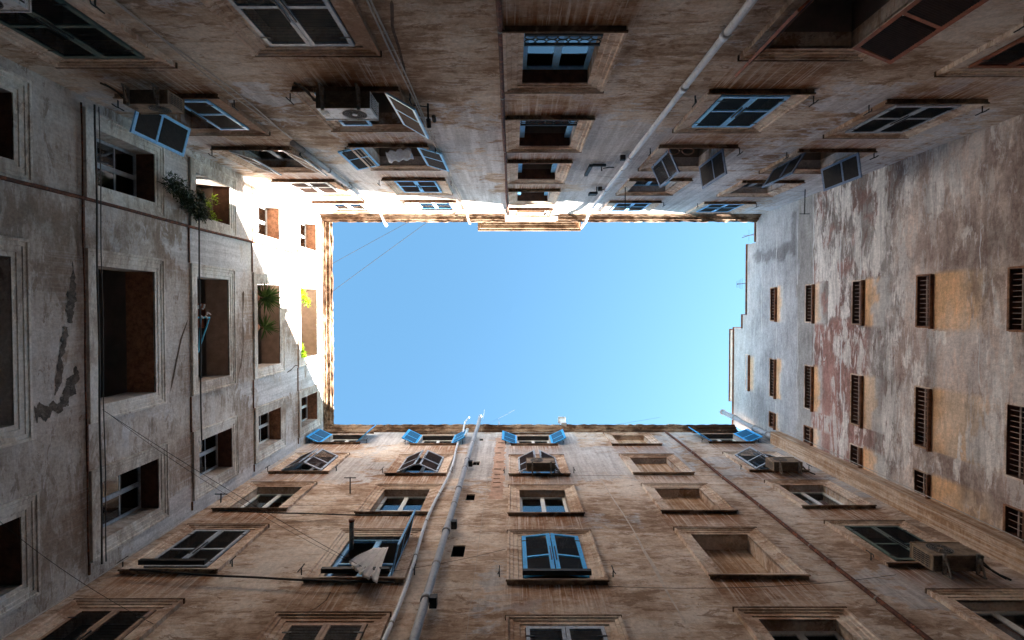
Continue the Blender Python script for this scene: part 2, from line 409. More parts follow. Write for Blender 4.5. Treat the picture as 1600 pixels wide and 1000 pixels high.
def window(W, u0, u1, z0, z1, kind, reveal=.26, trim='trim_brown', frame='white_frame', slat='shade_dark', L=None, R=None,
           sbot=.55, stop=.72, curtain=False, label=None, hook=True, sillout=.10, ring=True, sill_over=.36, sill=True, sashkind='casement', glass=True, soff=None):
    par = BLD[W]
    HOLES[W].append((u0, u1, z0, z1, reveal))
    STAINS[W].append((u0 - .3, u1 + .3, z0 - .2))
    win = MB(); TM = M[trim]
    if ring:
        ring_profile(win, W, u0, u1, z0, z1, PROF, sbot, stop)
    else:
        win.box(W, u0 - .08, u0, -.02, .03, z0, z1); win.box(W, u1, u1 + .08, -.02, .03, z0, z1); win.box(W, u0 - .08, u1 + .08, -.02, .035, z1, z1 + .08)
    wo = win.build('window', TM, par)
    if label: wo['label'] = label
    if sill:
        sm = MB(); jt = random.uniform(-.01, .01)
        zb = z0 - .34 * sbot
        sm.hexa([W(u0 - sill_over, .07, zb - .04 + jt), W(u1 + sill_over, .07, zb - .04 - jt), W(u1 + sill_over, sillout, zb - .04 - jt), W(u0 - sill_over, sillout, zb - .04 + jt),
                 W(u0 - sill_over, .07, zb + .01 + jt), W(u1 + sill_over, .07, zb + .01 - jt), W(u1 + sill_over, sillout, zb + .0 - jt), W(u0 - sill_over, sillout, zb + .0 + jt)])
        sm.box(W, u0 - sill_over + .03, u1 + sill_over - .03, -.01, .069, zb - .03, zb + .004)
        sm.build('sill', M['sill'], wo)
        # moulded cap over the head
        cp = MB(); zt = z1 + .34 * stop
        cp.box(W, u0 - .36, u1 + .36, -.01, .098, zt + .002, zt + .03); cp.build('head_moulding', M['sill'], wo)
    if soff:
        lb = MB(); lb.box(W, u0 + .001, u1 - .001, -reveal + .07 if kind != 'open' else -reveal + .005, -.012, z1 - .012, z1 - .001); lb.build('soffit_paint_shade', M[soff], wo)  # sheet added to colour the soffit; the near-black one paints in shade
    w = (u1 - u0); FM = M[frame]; SM = M[slat]
    if kind == 'blank':
        p = MB(); p.box(W, u0 + .002, u1 - .002, -reveal - .02, -reveal + .004, z0 + .002, z1 - .002); p.build('niche_panel', M['niche'], wo)
    elif kind in ('open', 'glass', 'muntin'):
        if kind != 'open':
            sash(W, wo, u0 + .003, u1 - .003, z0 + .003, z1 - .003, -reveal + .062, M['white_frame'] if frame in ('bright_blue', 'bright_edge', 'green_frame') else FM, 'muntin' if kind == 'muntin' else sashkind, curtain, glass)
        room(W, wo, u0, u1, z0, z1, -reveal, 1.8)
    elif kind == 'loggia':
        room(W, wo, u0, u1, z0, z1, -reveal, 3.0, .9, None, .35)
    if L is not None:
        leaf(W, wo, u0 + .005, w / 2 - .01, z0 + .02, z1 - z0 - .03, 1, L, FM, SM)
    if R is not None:
        leaf(W, wo, u1 - .005, w / 2 - .01, z0 + .02, z1 - z0 - .03, -1, R, FM, SM)
    if (L is not None or R is not None) and hook: hooks(W, wo, u0, u1, z0 + .1)
    if kind == 'glass' and (L == 0 or R == 0): pass
    return wo

# ------------------------------------------------------------------ put-log holes by the grey pipe
for x, y, w, h in ((752, 687, .16, .3), (744, 724, .25, .45), (735, 777, .26, .5), (716, 861, .3, .58)):
    u, z = px(BOT, x, y); u0, u1, z0, z1 = u - w / 2, u + w / 2, z - h / 2, z + h / 2
    HOLES[BOT].append((u0, u1, z0, z1, .04))
    mb = MB()
    for a, b, c, e in ((u0 - .02, u0, z0 - .02, z1 + .02), (u1, u1 + .02, z0 - .02, z1 + .02), (u0, u1, z1, z1 + .02), (u0, u1, z0 - .02, z0)): mb.box(BOT, a, b, -.03, .004, c, e)
    vo = mb.build('vent_opening', M['trim_brown'], BOTB)
    room(BOT, vo, u0, u1, z0, z1, -.04, .6, mat=M['shade_dark'])  # near-black walls stand in for the shade inside the hole
# ------------------------------------------------------------------ south (bottom) wall windows
def zr(W, y): return px(W, 800, y)[1]
BR = {'Z': (1124, 983), 'A': (905.5, 841), 'B': (801.5, 766.5), 'C': (741, 717), 'D': (695.5, 681.5)}
BC = [-7.4, -3.3, .94, 5.22, 9.35]
TR = {'1': (-71, 62), '2': (139.6, 191.5), '3': (227, 257), '4': (279.6, 298), '5': (314.3, 327.6)}
TC = [-7.0, -3.27, None, 4.95, 8.83]
def wrow(W, rows, r, cu, **kw):
    z0, z1 = zr(W, rows[r][0]), zr(W, rows[r][1])
    z0 = bz(z0, cu); z1 = bz(z1, cu)
    hw = kw.pop('hw', .71)
    return window(W, cu - hw, cu + hw, z0, z1, **kw)
def bw_(r, c, **kw): return wrow(BOT, BR, r, BC[c], **kw)
def tw_(r, c, **kw): return wrow(TOP, TR, r, TC[c], **kw)

blue = dict(frame='bright_edge', slat='slat_blue')
dtrim = dict(soff='shade_dark', ring=False, sill_over=.30, sbot=.2, hook=True)  # black soffit sheet stands in for the shadow at the opening's top
bw_('D', 0, kind='glass', L=156, R=138, label='window with one wide open and one edge-on bright blue shutter by the left corner', **blue, **dtrim)
bw_('D', 1, kind='glass', L=155, R=152, label='window with bright blue shutters beside the pale and grey pipes', **blue, **dtrim)
bw_('D', 2, kind='glass', L=160, R=154, label='window with bright blue shutters above the tented window with the air conditioner', **blue, **dtrim)
bw_('D', 3, kind='blank', reveal=.2, label='small blank window niche near the cornice')
bw_('D', 4, kind='glass', L=150, R=158, label='window with bright blue shutters next to the rusty downpipe and right corner', **blue, **dtrim)
gb = dict(frame='grey_frame', slat='slat_brown')
bw_('C', 0, kind='glass', L=24, R=24, label='window with brown shutters pushed out like a tent near the left corner', **gb)
bw_('C', 1, kind='glass', L=24, R=24, label='window with brown shutters pushed out like a tent beside the pipes', **gb)
bw_('C', 2, kind='glass', L=26, R=26, label='window with tented shutters behind an air conditioner', **gb)
bw_('C', 3, kind='blank', reveal=.22, label='blank window niche of the second floor down')
bw_('C', 4, kind='glass', L=28, R=6, label='window with half open shutters beside a small air conditioner', frame='grey_frame', slat='shade_dark')
bw_('B', 0, kind='glass', reveal=.27, sashkind='plain', curtain=True, label='white window with pale light near the left corner')
bw_('B', 1, kind='glass', reveal=.27, sashkind='casement', label='white window reflecting the sky beside the pipes')
bw_('B', 2, kind='glass', reveal=.27, sashkind='plain', curtain=True, label='white curtained window above the blue shutters')
bw_('B', 3, kind='blank', reveal=.26, label='blank window niche streaked with ochre')
bw_('B', 4, kind='glass', reveal=.27, sashkind='plain', curtain=True, label='white curtained window with a pale reveal right of the rusty pipe')
bw_('A', 0, kind='open', L=0, R=0, frame='grey_frame', slat='shade_dark', label='closed dark shutters with a grey frame over a heavy sill')
bw_('A', 1, kind='glass', L=None, R=103, reveal=.12, glass=False, frame='blue_frame', slat='shade_dark', label='dark window with one blue shutter square to the wall and a hanging cloth')
bw_('A', 2, kind='open', L=6, R=6, frame='bright_edge', slat='shade_dark', label='window with bright blue framed shutters with shade-dark slats just ajar')
bw_('A', 3, kind='blank', reveal=.38, label='large blank niche of dull brown plaster')
bw_('A', 4, kind='open', L=0, R=0, frame='green_frame', slat='shade_dark', label='closed dark green shutters behind the large air conditioner')
bw_('Z', 0, kind='open', L=0, R=0, frame='pink_frame', slat='shade_dark')
bw_('Z', 1, kind='open', L=0, R=0, frame='pink_frame', slat='shade_dark')
bw_('Z', 2, kind='open', L=0, R=0, frame='grey_frame', slat='shade_dark')
bw_('Z', 3, kind='glass', frame='green_frame')
bw_('Z', 4, kind='glass', frame='green_frame')
# extra heavy timber sill plates under the lowest shutters
for c in (0, 1, 2):
    z0 = bz(zr(BOT, 905.5), BC[c]); mb = MB(); mb.box(BOT, BC[c] - .72, BC[c] + .72, .14, .24, z0 - .11, z0 - .02)
    mb.build('sill_plate', M['iron'], BOTB)

# ------------------------------------------------------------------ north (top) wall windows
tw_('1', 0, kind='open', L=0, R=0, frame='green_frame', slat='shade_dark', label='dark closed shutters in the far left corner')
tw_('1', 1, kind='open', L=0, R=0, frame='grey_frame', slat='shade_dark', label='closed louvered shutters with grey and blue frames at the picture edge')
tw_('1', 3, kind='open', L=137, R=158, frame='red_frame', slat='slat_red', label='dark open window with red brown shutters thrown open')
tw_('1', 4, kind='open', L=0, R=0, frame='red_frame', slat='shade_dark')
tw_('2', 0, kind='open', L=105, R=0, frame='blue_frame', slat='shade_dark', label='window with one blue framed shutter open beside an air conditioner')
tw_('2', 1, kind='open', L=0, R=150, frame='blue_frame', slat='slat_brown', label='light blue window behind an air conditioner with one brown shutter open')
tw_('2', 3, kind='open', L=0, R=0, frame='blue_frame', slat='shade_dark', label='closed shutters with shade-dark slats and a light blue frame')
tw_('2', 4, kind='open', L=0, R=0, frame='grey_frame', slat='shade_dark', label='closed shutters with shade-dark slats and a dull grey frame near the right corner')
tw_('3', 0, kind='glass', L=18, R=157, frame='grey_frame', slat='slat_brown', label='window with brown shutters, one ajar and one open')
tw_('3', 1, kind='open', L=168, R=164, frame='blue_frame', slat='shade_dark', label='window with both light blue framed shutters folded back and a cloth inside')
tw_('3', 3, kind='open', L=66, R=99, frame='navy_frame', slat='shade_dark', label='window with two shutters standing out from the wall below two plates')
tw_('3', 4, kind='open', L=122, R=98, frame='navy_frame', slat='shade_dark', label='window with two dark shutters standing out near the right corner')
tw_('4', 0, kind='open', L=0, R=0, frame='white_frame', slat='slat_brown', label='closed brown shutters with pale frames half in sunlight')
tw_('4', 1, kind='open', L=0, R=0, frame='blue_frame', slat='slat_brown', label='closed shutters with light blue frames just under the sun line')
tw_('4', 3, kind='glass', frame='blue_frame', slat='shade_dark', label='dark window beside a thin drying rod')
tw_('4', 4, kind='glass', frame='grey_frame', slat='shade_dark')
tw_('5', 0, kind='glass', frame='white_frame', reveal=.1, label='grey paned window in full sun by the left cornice')
tw_('5', 1, kind='glass', frame='blue_frame', reveal=.1, label='pale blue framed window in full sun')
tw_('5', 3, kind='open', L=0, R=0, frame='blue_frame', slat='shade_dark')
tw_('5', 4, kind='open', L=0, R=0, frame='blue_frame', slat='shade_dark')
# stair column
SR = [(50, 129, 819, 944), (185, 228, 813, 905), (252.5, 280, 810, 876), (297, 314, 809, 861), (326.5, 334.5, 808, 852)]
def lattice(W, par, u0, u1, z0, h, d):
    mb = MB(); w = u1 - u0; n = 7; r = w / n / 2
    mb.box(W, u0, u1, d - .02, d + .02, z0, z0 + .03); mb.box(W, u0, u1, d - .02, d + .02, z0 + h, z0 + h + .04)
    for k in range(n):
        for j in range(2):
            cu = u0 + r * (2 * k + 1 + (j % 2) * 0); cz = z0 + .03 + (h - .03) * (j + .5) / 2
            pts = [W(cu + r * .98 * math.cos(a), d, cz + (h - .03) / 4 * .98 * math.sin(a)) for a in [i * math.pi / 6 for i in range(13)]]
            mb.tube(pts, .010, 5, cap=False)
    mb.build('balustrade', M['iron'], par)
for i, (ys, yh, x0, x1) in enumerate(SR):
    u0 = px(TOP, x0, ys)[0]; u1 = px(TOP, x1, ys)[0]
    z0, z1 = zr(TOP, ys), zr(TOP, yh)
    wo = window(TOP, u0, u1, z0, z1, 'open' if i < 4 else 'blank', reveal=.34, frame='blue_frame', label='stair window %s' % ('with a round patterned iron balustrade and blue frames', 'with a patterned iron balustrade below the first', 'third up the stair column', 'fourth up, near the sun line', 'blocked top one in full sun')[i], sill_over=.34, sbot=.45, soff='lining' if i < 4 else 'soffit_red')
    if i == 0: sash(TOP, wo, u0 + .003, u1 - .003, z0 + .003, z1 - .003, -.24, M['blue_frame'], 'casement')
    elif i < 4:
        for a, b in ((u0 + .003, u0 + .14), (u1 - .14, u1 - .003)):
            fm_ = MB(); fm_.box(TOP, a, b, -.30, -.22, z0 + .003, z1 - .003); fm_.build('sash', M['blue_frame'], wo)
        fm_ = MB(); fm_.box(TOP, u0 + .142, u1 - .142, -.29, -.24, (z0 + z1) / 2, (z0 + z1) / 2 + .06); fm_.build('transom', M['soffit_red'], wo)
    if i < 2: lattice(TOP, wo, u0 + .01, u1 - .01, z0 + .02, .30, .02)

# ------------------------------------------------------------------ west (left) wall windows
LX = [(None, 25.5), (153, 244), (308, 360), (402, 437), (469.5, 494.5)]
def lz(x, y=484): return px(LEF, x, y)[1]
for i, (xs, xh) in enumerate(LX):
    z1 = lz(xh); z0 = lz(xs) if xs is not None else z1 - 1.95
    nm = ('lowest', 'dark', 'plant filled', 'half sunlit', 'topmost')[i]
    window(LEF, -3.81, -2.63, z0, z1, 'open' if i in (0, 2) else 'muntin', reveal=.5, soff='soffit_red' if i > 2 else 'lining', trim='trim_grey', frame='white_frame' if i > 2 else 'grey_frame', hook=False, sill=False, sbot=.9, stop=.9, label='%s small window beside the loggias, towards the white pipe side' % nm)
    window(LEF, 3.69, 4.92, z0, z1, 'muntin' if i else 'open', reveal=.5, soff='soffit_red' if i > 2 else 'lining', trim='trim_grey', frame='white_frame' if i > 2 else 'grey_frame', hook=False, sill=False, sbot=.9, stop=.9)
    xm = {0: 17.5, 1: 241.5, 2: 357, 3: 437, 4: 495}[i]
    z1l = lz(xm)
    lo = window(LEF, -.93, 2.03, z0, z1l, 'loggia', reveal=.7, trim='trim_grey', hook=False, sill=False, sbot=.9, stop=.9, label='wide open loggia, %s' % ('lowest and darkest', 'empty with a brown ceiling', 'with a blue drying stand inside', 'with two spiky plants', 'with bright green plants in the sun')[i])
    if i:
        mb = MB()   # painted lining of the thick lintel
        mb.box(LEF, -.925, 2.025, -.695, -.03, z1l - .012, z1l - .002); mb.build('soffit_paint_shade', M['soffit'] if i != 1 else M['soffit_red'], lo)
    if i == 2:
        mb = MB(); mb.box(LEF, -.2, .55, -1.4, -.75, z0 + .0, z1l + .3); mb.build('inner_door', M['redpanel'], lo)

# ------------------------------------------------------------------ east (right) wall windows
def rwin(xh, xs, u0, u1, lab=None):
    z0, z1 = px(RIG, xs, 484)[1], px(RIG, xh, 484)[1]
    par = RIGB; rv = .3
    HOLES[RIG].append((u0, u1, z0, z1, rv)); STAINS[RIG].append((u0, u1, z0))
    mb = MB(); mb.box(RIG, u0 - .03, u1 + .03, -.02, .012, z1, z1 + .05); mb.box(RIG, u0 - .045, u0, -.02, .010, z0, z1); mb.box(RIG, u1, u1 + .045, -.02, .010, z0, z1)
    e_ = .012
    mb.box(RIG, u0 + .002, u1 - .002, -rv + .005, .0, z1 - e_, z1 - .001, 1); mb.box(RIG, u0 + .001, u0 + e_, -rv + .005, .0, z0 + .001, z1 - e_ - .001, 1); mb.box(RIG, u1 - e_, u1 - .001, -rv + .005, .0, z0 + .001, z1 - e_ - .001, 1)
    wo = mb.build('window', [random.choice([M['soffit_red'], M['niche'], M['trim_brown']]), random.choice([M['lining'], M['lining'], M['slat_brown']])], par)
    if lab: wo['label'] = lab
    s_ = MB(); s_.box(RIG, u0 - .02, u1 + .06, -.02, .10, z0 - .055, z0 - .003); s_.build('sill', M['course'], wo)
    gr = MB(); n = int((u1 - u0) / .125)
    for k in range(1, n): gr.tube([RIG(u0 + (u1 - u0) * k / n, -.07, z0 + .01), RIG(u0 + (u1 - u0) * k / n, -.07, z1 - .01)], .008, 5)
    gr.box(RIG, u0, u1, -.085, -.055, (z0 + z1) / 2 - .01, (z0 + z1) / 2 + .01)
    gr.build('grille', M['grille'], wo)
    rm = MB(); rm.box(RIG, u0 + .002, u1 - .002, -rv - .02, -rv + .004, z0 + .002, z1 - .002); rm.build('dark_interior_panel', M['slat_red'], wo)  # panel coloured near-black to stand for the unlit interior
for xh, xs in ((1577, 1611), (1433, 1456), (1332, 1349), (1259, 1271.5), (1204, 1213)):
    rwin(xh, xs, -.94, .46); rwin(xh, xs, 2.17, 3.8); rwin(xh, xs, 4.52, 5.14)
rwin(1166.5, 1172, 2.2, 3.85, 'single small window just under the parapet')

# ------------------------------------------------------------------ facades
def sstep(a, b, x):
    t = max(0.0, min(1.0, (x - a) / (b - a))); return t * t * (3 - 2 * t)
def fnz(x, y, s, seed=0): return noise.fractal(Vector((x * s, y * s, seed)), .8, 2.1, 5)
def facade(W, u0, u1, z0, ztop, mat, step=.22, name='wall', tintf=None, palef=None, grimef=None):
    holes = HOLES[W]
    def lines(a, b, cuts):
        cs = sorted(set([a, b] + [c for c in cuts if a < c < b])); out = []
        for p, q in zip(cs, cs[1:]):
            n = max(1, int(round((q - p) / step)))
            out += [p + (q - p) * k / n for k in range(n)]
        return out + [b]
    us = lines(u0, u1, [h[0] for h in holes] + [h[1] for h in holes]); zs = lines(z0, ztop, [h[2] for h in holes] + [h[3] for h in holes])
    us = [u for i, u in enumerate(us) if i == 0 or u - us[i - 1] > 1e-4]; zs = [z for i, z in enumerate(zs) if i == 0 or z - zs[i - 1] > 1e-4]
    idx = {}; vs = []; fs = []; info = []
    def vid(i, j):
        if (i, j) not in idx:
            idx[(i, j)] = len(vs); u, z = us[i], zs[j]
            vs.append(W(u, 0, z)); info.append((u, z))
        return idx[(i, j)]
    for i in range(len(us) - 1):
        for j in range(len(zs) - 1):
            uc, zc = (us[i] + us[i + 1]) / 2, (zs[j] + zs[j + 1]) / 2
            if any(h[0] < uc < h[1] and h[2] < zc < h[3] for h in holes): continue
            fs.append((vid(i, j), vid(i + 1, j), vid(i + 1, j + 1), vid(i, j + 1)))
    for (a, b, c, d, rv) in holes:
        k = len(vs)
        for (u, z) in ((a, c), (b, c), (b, d), (a, d)):
            vs.append(W(u, 0, z)); info.append((u, z)); vs.append(W(u, -rv, z)); info.append((u, z))
        for q in range(4):
            q2 = (q + 1) % 4; fs.append((k + 2 * q, k + 2 * q2, k + 2 * q2 + 1, k + 2 * q + 1))
    me = bpy.data.meshes.new(name); me.from_pydata(vs, [], fs); me.materials.append(mat)
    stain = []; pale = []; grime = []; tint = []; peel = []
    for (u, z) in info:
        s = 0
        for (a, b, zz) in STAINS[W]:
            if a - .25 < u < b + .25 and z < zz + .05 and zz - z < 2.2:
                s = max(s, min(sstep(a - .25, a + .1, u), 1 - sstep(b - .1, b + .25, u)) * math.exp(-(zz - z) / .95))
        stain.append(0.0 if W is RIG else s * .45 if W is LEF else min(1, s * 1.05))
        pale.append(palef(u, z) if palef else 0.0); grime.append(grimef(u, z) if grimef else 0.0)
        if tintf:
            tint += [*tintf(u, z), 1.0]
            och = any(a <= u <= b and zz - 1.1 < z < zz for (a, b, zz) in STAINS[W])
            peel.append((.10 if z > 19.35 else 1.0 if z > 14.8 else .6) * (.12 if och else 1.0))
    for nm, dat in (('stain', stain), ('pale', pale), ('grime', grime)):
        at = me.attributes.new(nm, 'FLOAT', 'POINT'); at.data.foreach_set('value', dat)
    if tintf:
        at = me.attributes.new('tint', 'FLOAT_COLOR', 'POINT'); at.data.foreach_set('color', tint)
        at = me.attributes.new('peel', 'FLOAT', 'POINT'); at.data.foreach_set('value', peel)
    me.update(); o = bpy.data.objects.new(name, me); link(o, BLD[W]); return o

_pr = random.Random(77)
PATCH = {W: [(a, a + _pr.uniform(1.2, 4.2), b, b + _pr.uniform(1.0, 3.4), _pr.choice((-.35, -.25, .3, .42))) for a, b in [(_pr.uniform(-9, 10), _pr.uniform(4, 22)) for _ in range(26)]] for W in (TOP, BOT, LEF)}
def patch(W, u, z):
    p = 0; n = .35 * fnz(u, z, .9, 31)
    for a, b, c, d, v in PATCH[W]:
        if a < u + n < b and c < z + n < d: p += v
    return p
H_T, H_B, H_L = 23.45, 23.9, 23.9
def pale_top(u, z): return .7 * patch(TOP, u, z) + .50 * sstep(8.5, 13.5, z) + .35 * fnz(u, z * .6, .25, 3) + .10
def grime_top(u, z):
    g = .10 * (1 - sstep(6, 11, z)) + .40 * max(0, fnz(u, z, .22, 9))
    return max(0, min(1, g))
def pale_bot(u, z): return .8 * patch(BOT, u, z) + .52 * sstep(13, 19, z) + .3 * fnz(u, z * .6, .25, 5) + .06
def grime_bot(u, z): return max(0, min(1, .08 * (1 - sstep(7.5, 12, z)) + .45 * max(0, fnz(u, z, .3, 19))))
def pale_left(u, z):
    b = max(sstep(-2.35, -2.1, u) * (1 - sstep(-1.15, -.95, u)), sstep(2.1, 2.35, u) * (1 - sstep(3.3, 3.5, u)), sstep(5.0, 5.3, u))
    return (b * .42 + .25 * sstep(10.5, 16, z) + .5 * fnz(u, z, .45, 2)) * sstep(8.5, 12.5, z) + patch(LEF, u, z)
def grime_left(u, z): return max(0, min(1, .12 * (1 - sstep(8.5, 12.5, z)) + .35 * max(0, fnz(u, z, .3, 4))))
OCH = (.84, .51, .28)
def tint_right(u, z):
    n = fnz(u, z, .5, 1); n2 = fnz(u, z * 1.6, 1.1, 21)
    X = 800 + 9120 / z + n * 5            # runs down the wall: painted bands change at fixed heights
    top = Vector((.46, .46, .475)); band = Vector((.37, .35, .335)); greyb = Vector((.31, .265, .24)); mauve = Vector((.40, .225, .19)); beige = Vector((.66, .53, .45)); brown = Vector((.39, .285, .24))
    if X < 1246: c = top.copy()
    elif X < 1271: c = band.copy()
    else:
        m = sstep(.2, .5, u + n2 * .5) * (1 - sstep(1345, 1375, X))
        m = max(m, sstep(.12, .3, n2) * (1 - sstep(1370, 1410, X)) * .8)
        c = greyb.lerp(mauve, m)
        c = c.lerp(Vector((.38, .335, .305)), sstep(1340, 1360, X + n2 * 20) * (1 - m))
        lo = sstep(1385, 1425, X + n2 * 30)
        between = max(1 - sstep(-1.15, -1.0, u), sstep(.46, .6, u) * (1 - sstep(2.0, 2.15, u)), sstep(3.82, 3.95, u) * (1 - sstep(4.35, 4.5, u)))
        dk = sstep(.04, .15, fnz(u * .45, z * 1.5, .8, 6) + .05 * between) * (.3 + .45 * between)
        c = c.lerp(beige.lerp(brown, dk), lo)
    for (a, b, zz) in STAINS[RIG]:
        if a - .02 <= u <= b + .02 and zz - 2.3 < z < zz:
            ln = .42 if zz > 18 else .75 if zz > 15 else 1.5
            t = (zz - z) / ln + .5 * n2
            if t < 1.6:
                w = 1 - sstep(.75, 1.05, t) if zz > 15 else 1 - .8 * sstep(.8, 1.3, t)
                c = c.lerp(Vector(OCH).lerp(Vector((.70, .56, .43)), sstep(.0, .9, t + .4 * math.sin(a * 7 + zz * 3)) * .8), w)
                if zz > 15 and t > .8: c = c.lerp(Vector((.62, .60, .57)), .7 * (1 - sstep(1.2, 1.55, t)))
    return c
def pale_right(u, z):
    X = 800 + 9120 / z
    if X < 1271: return .12
    if any(a <= u <= b and zz - .8 < z < zz for (a, b, zz) in STAINS[RIG]): return -.3
    v = .40 + .5 * fnz(u * .6, z * 1.6, .8, 8)
    v += .10 * (1 - sstep(1320, 1420, X)) if u < .3 else -.10 * (1 - sstep(1330, 1380, X))
    if X > 1420: v -= .10
    return v
BARE = []
for (xa, ya), (xb, yb) in (((1186, 402), (1212, 398)), ((1212, 398), (1236, 386)), ((1245, 338), (1242, 352)), ((1242, 352), (1240, 388))):
    BARE += [px(RIG, xa + (xb - xa) * k / 8, ya + (yb - ya) * k / 8) for k in range(9)]
def grime_right(u, z):
    g = max(0, fnz(u * .4, z * 2.0, .7, 12) - .05) * .7 * sstep(11.5, 12.5, z) * (1 - sstep(15.5, 17, z))
    # dark bare patch high up by the corner
    if z > 20.6:
        dm = min(((u - a) ** 2 + ((z - b) * .8) ** 2) ** .5 for a, b in BARE)
        g = max(g, .62 * (1 - sstep(.20, .34, dm - .28 * fnz(u, z, 2.2, 3))))
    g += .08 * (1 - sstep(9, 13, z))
    return max(0, min(.85, g))

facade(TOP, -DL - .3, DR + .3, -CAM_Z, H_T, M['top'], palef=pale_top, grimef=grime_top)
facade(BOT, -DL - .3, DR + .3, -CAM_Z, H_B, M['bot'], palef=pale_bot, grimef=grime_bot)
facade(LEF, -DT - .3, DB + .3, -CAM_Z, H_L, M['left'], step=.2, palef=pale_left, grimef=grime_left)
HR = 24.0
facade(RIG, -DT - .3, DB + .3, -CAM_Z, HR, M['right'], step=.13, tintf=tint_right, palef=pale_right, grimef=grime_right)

# stepped parapet of the right building
def mass(W, name, par, u0, u1, d0, d1, z0, z1, mat): mb = MB(); mb.box(W, u0, u1, d0, d1, z0, z1); return mb.build(name, mat, par)
def parapet_blocks():
    steps = [(-3.15, .25, 24.85), (.25, .92, 25.3), (.92, 5.95, 26.25)]
    for a, b, zt in steps:
        mb = MB(); n = max(1, int((b - a) / .3))
        o = facade_strip(RIG, a, b, HR, zt)
        cp = MB(); cp.box(RIG, a - .03, b + (.03 if b > 5 else -.002), -.45, .05, zt + .002, zt + .09); cp.build('coping', M['course'], RIGB)
    cp = MB(); cp.box(RIG, -4.6, -3.183, -.45, .05, HR + .002, HR + .09); cp.build('coping', M['course'], RIGB)
    mb = MB(); mb.box(RIG, 1.05, 4.75, -.4, -.02, 26.345, 26.75); mb.build('parapet', M['trim_grey'], RIGB)
    cp = MB(); cp.box(RIG, 1.0, 4.8, -.45, .02, 26.752, 26.83); cp.build('coping', M['course'], RIGB)
def facade_strip(W, u0, u1, z0, z1):
    me_holes = HOLES[W]; HOLES[W] = []
    o = facade(W, u0, u1, z0, z1, M['right'], step=.2, name='parapet', tintf=tint_right, palef=pale_right, grimef=grime_right)
    HOLES[W] = me_holes
    k = MB(); k.box(W, u0, u1, -.4, -.004, z0, z1); k.build('parapet', M['trim_grey'], BLD[W]); return o
# the little dormer-high window near the parapet needs its hole above HR left out
parapet_blocks()

# building bodies: rear walls, end walls, roofs
def body(W, u0, u1, zt, depth, eave_d, rise):
    par = BLD[W]
    mb = MB(); z0 = -CAM_Z
    mb.add([W(u0, -depth, z0), W(u1, -depth, z0), W(u1, -depth, zt + rise), W(u0, -depth, zt + rise)], [(0, 1, 2, 3)])
    mb.add([W(u0, 0, z0), W(u0, -depth, z0), W(u0, -depth, zt + rise), W(u0, 0, zt)], [(0, 1, 2, 3)])
    mb.add([W(u1, 0, z0), W(u1, -depth, z0), W(u1, -depth, zt + rise), W(u1, 0, zt)], [(0, 1, 2, 3)])
    mb.build('outer_wall', M['trim_brown'], par)
    rf = MB(); n = 60
    rf.box(W, u0, u1, -.3, -.02, zt - .12, zt + .04)
    rf.add([W(u0, -.02, zt + .05), W(u1, -.02, zt + .05), W(u1, -depth, zt + rise), W(u0, -depth, zt + rise)], [(0, 1, 2, 3)])
    rf.build('roof', M['tile'], par)
body(TOP, -DL - 6, DR + 6, H_T, 7, 0, 1.0)
body(BOT, -DL - 6, DR + 6, H_B, 7, 0, 1.6)
body(LEF, -DT - .35, DB + .35, H_L, 6, 0, 1.3)
body(RIG, -DT - .35, DB + .35, HR - .05, 6, 0, .3)
mass(BOT, 'attic_wall', BOTB, -DL - 6, DR - .6, -.9, -.32, H_B, 25.45, M['trim_brown'])

# ------------------------------------------------------------------ cornices
def cornice(W, u0, u1, prof, seed, endcap=True, ragged=.012):
    rnd = random.Random(seed); n = max(2, int((u1 - u0) / .18)); vs = []; fs = []; P = len(prof)
    for k in range(n + 1):
        u = u0 + (u1 - u0) * k / n
        for q, (d, z) in enumerate(prof):
            jd = rnd.uniform(-ragged, ragged) * (1 if 0 < q < P - 2 else 0) * (2.2 if q >= P - 5 else 1)
            jz = rnd.uniform(-ragged, ragged) * (.8 if 0 < q < P - 1 else 0)
            vs.append(W(u, d + jd, z + jz))
    for k in range(n):
        for q in range(P - 1):
            fs.append((k * P + q, (k + 1) * P + q, (k + 1) * P + q + 1, k * P + q + 1))
    if endcap: fs.append(tuple(range(P))); fs.append(tuple(n * P + q for q in range(P)))
    mb = MB(); mb.add(vs, fs); return mb.build('cornice', M['cornice'], BLD[W], recalc=True)
def prof(zb, h, o): return [(-.02, zb), (.04, zb), (.05, zb + h * .18), (o * .35, zb + h * .26), (o * .38, zb + h * .42), (o * .75, zb + h * .52), (o * .78, zb + h * .66), (o * .82, zb + h * .74), (o, zb + h * .80), (o, zb + h), (o - .07, zb + h + .03), (-.5, zb + h + .12)]
def cz(W, yi, yo, horiz=True):
    # bottom line of the cornice on the wall at yi, outer lip at yo
    if horiz: zi = px(W, 800, yi)[1]; return zi
ct0 = zr(TOP, 334); zo = ct0 + .52
def lip(W, coord, z, vert=False):
    # overhang that brings a lip at height z onto that picture line
    best = 0
    for k in range(0, 80):
        d = k * .01
        zz = px(W, 800, coord, d)[1] if not vert else px(W, coord, 484, d)[1]
        if zz <= z: return d
    return .3
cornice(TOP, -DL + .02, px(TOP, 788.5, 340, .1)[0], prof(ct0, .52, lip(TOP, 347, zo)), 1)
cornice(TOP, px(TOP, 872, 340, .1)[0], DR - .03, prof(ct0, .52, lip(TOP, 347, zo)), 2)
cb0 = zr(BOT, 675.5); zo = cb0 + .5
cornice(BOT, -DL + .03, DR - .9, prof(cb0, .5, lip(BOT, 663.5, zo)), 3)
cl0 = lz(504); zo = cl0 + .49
cornice(LEF, -DT + .05, DB - .04, prof(cl0, .49, lip(LEF, 520.5, zo, True)), 4)
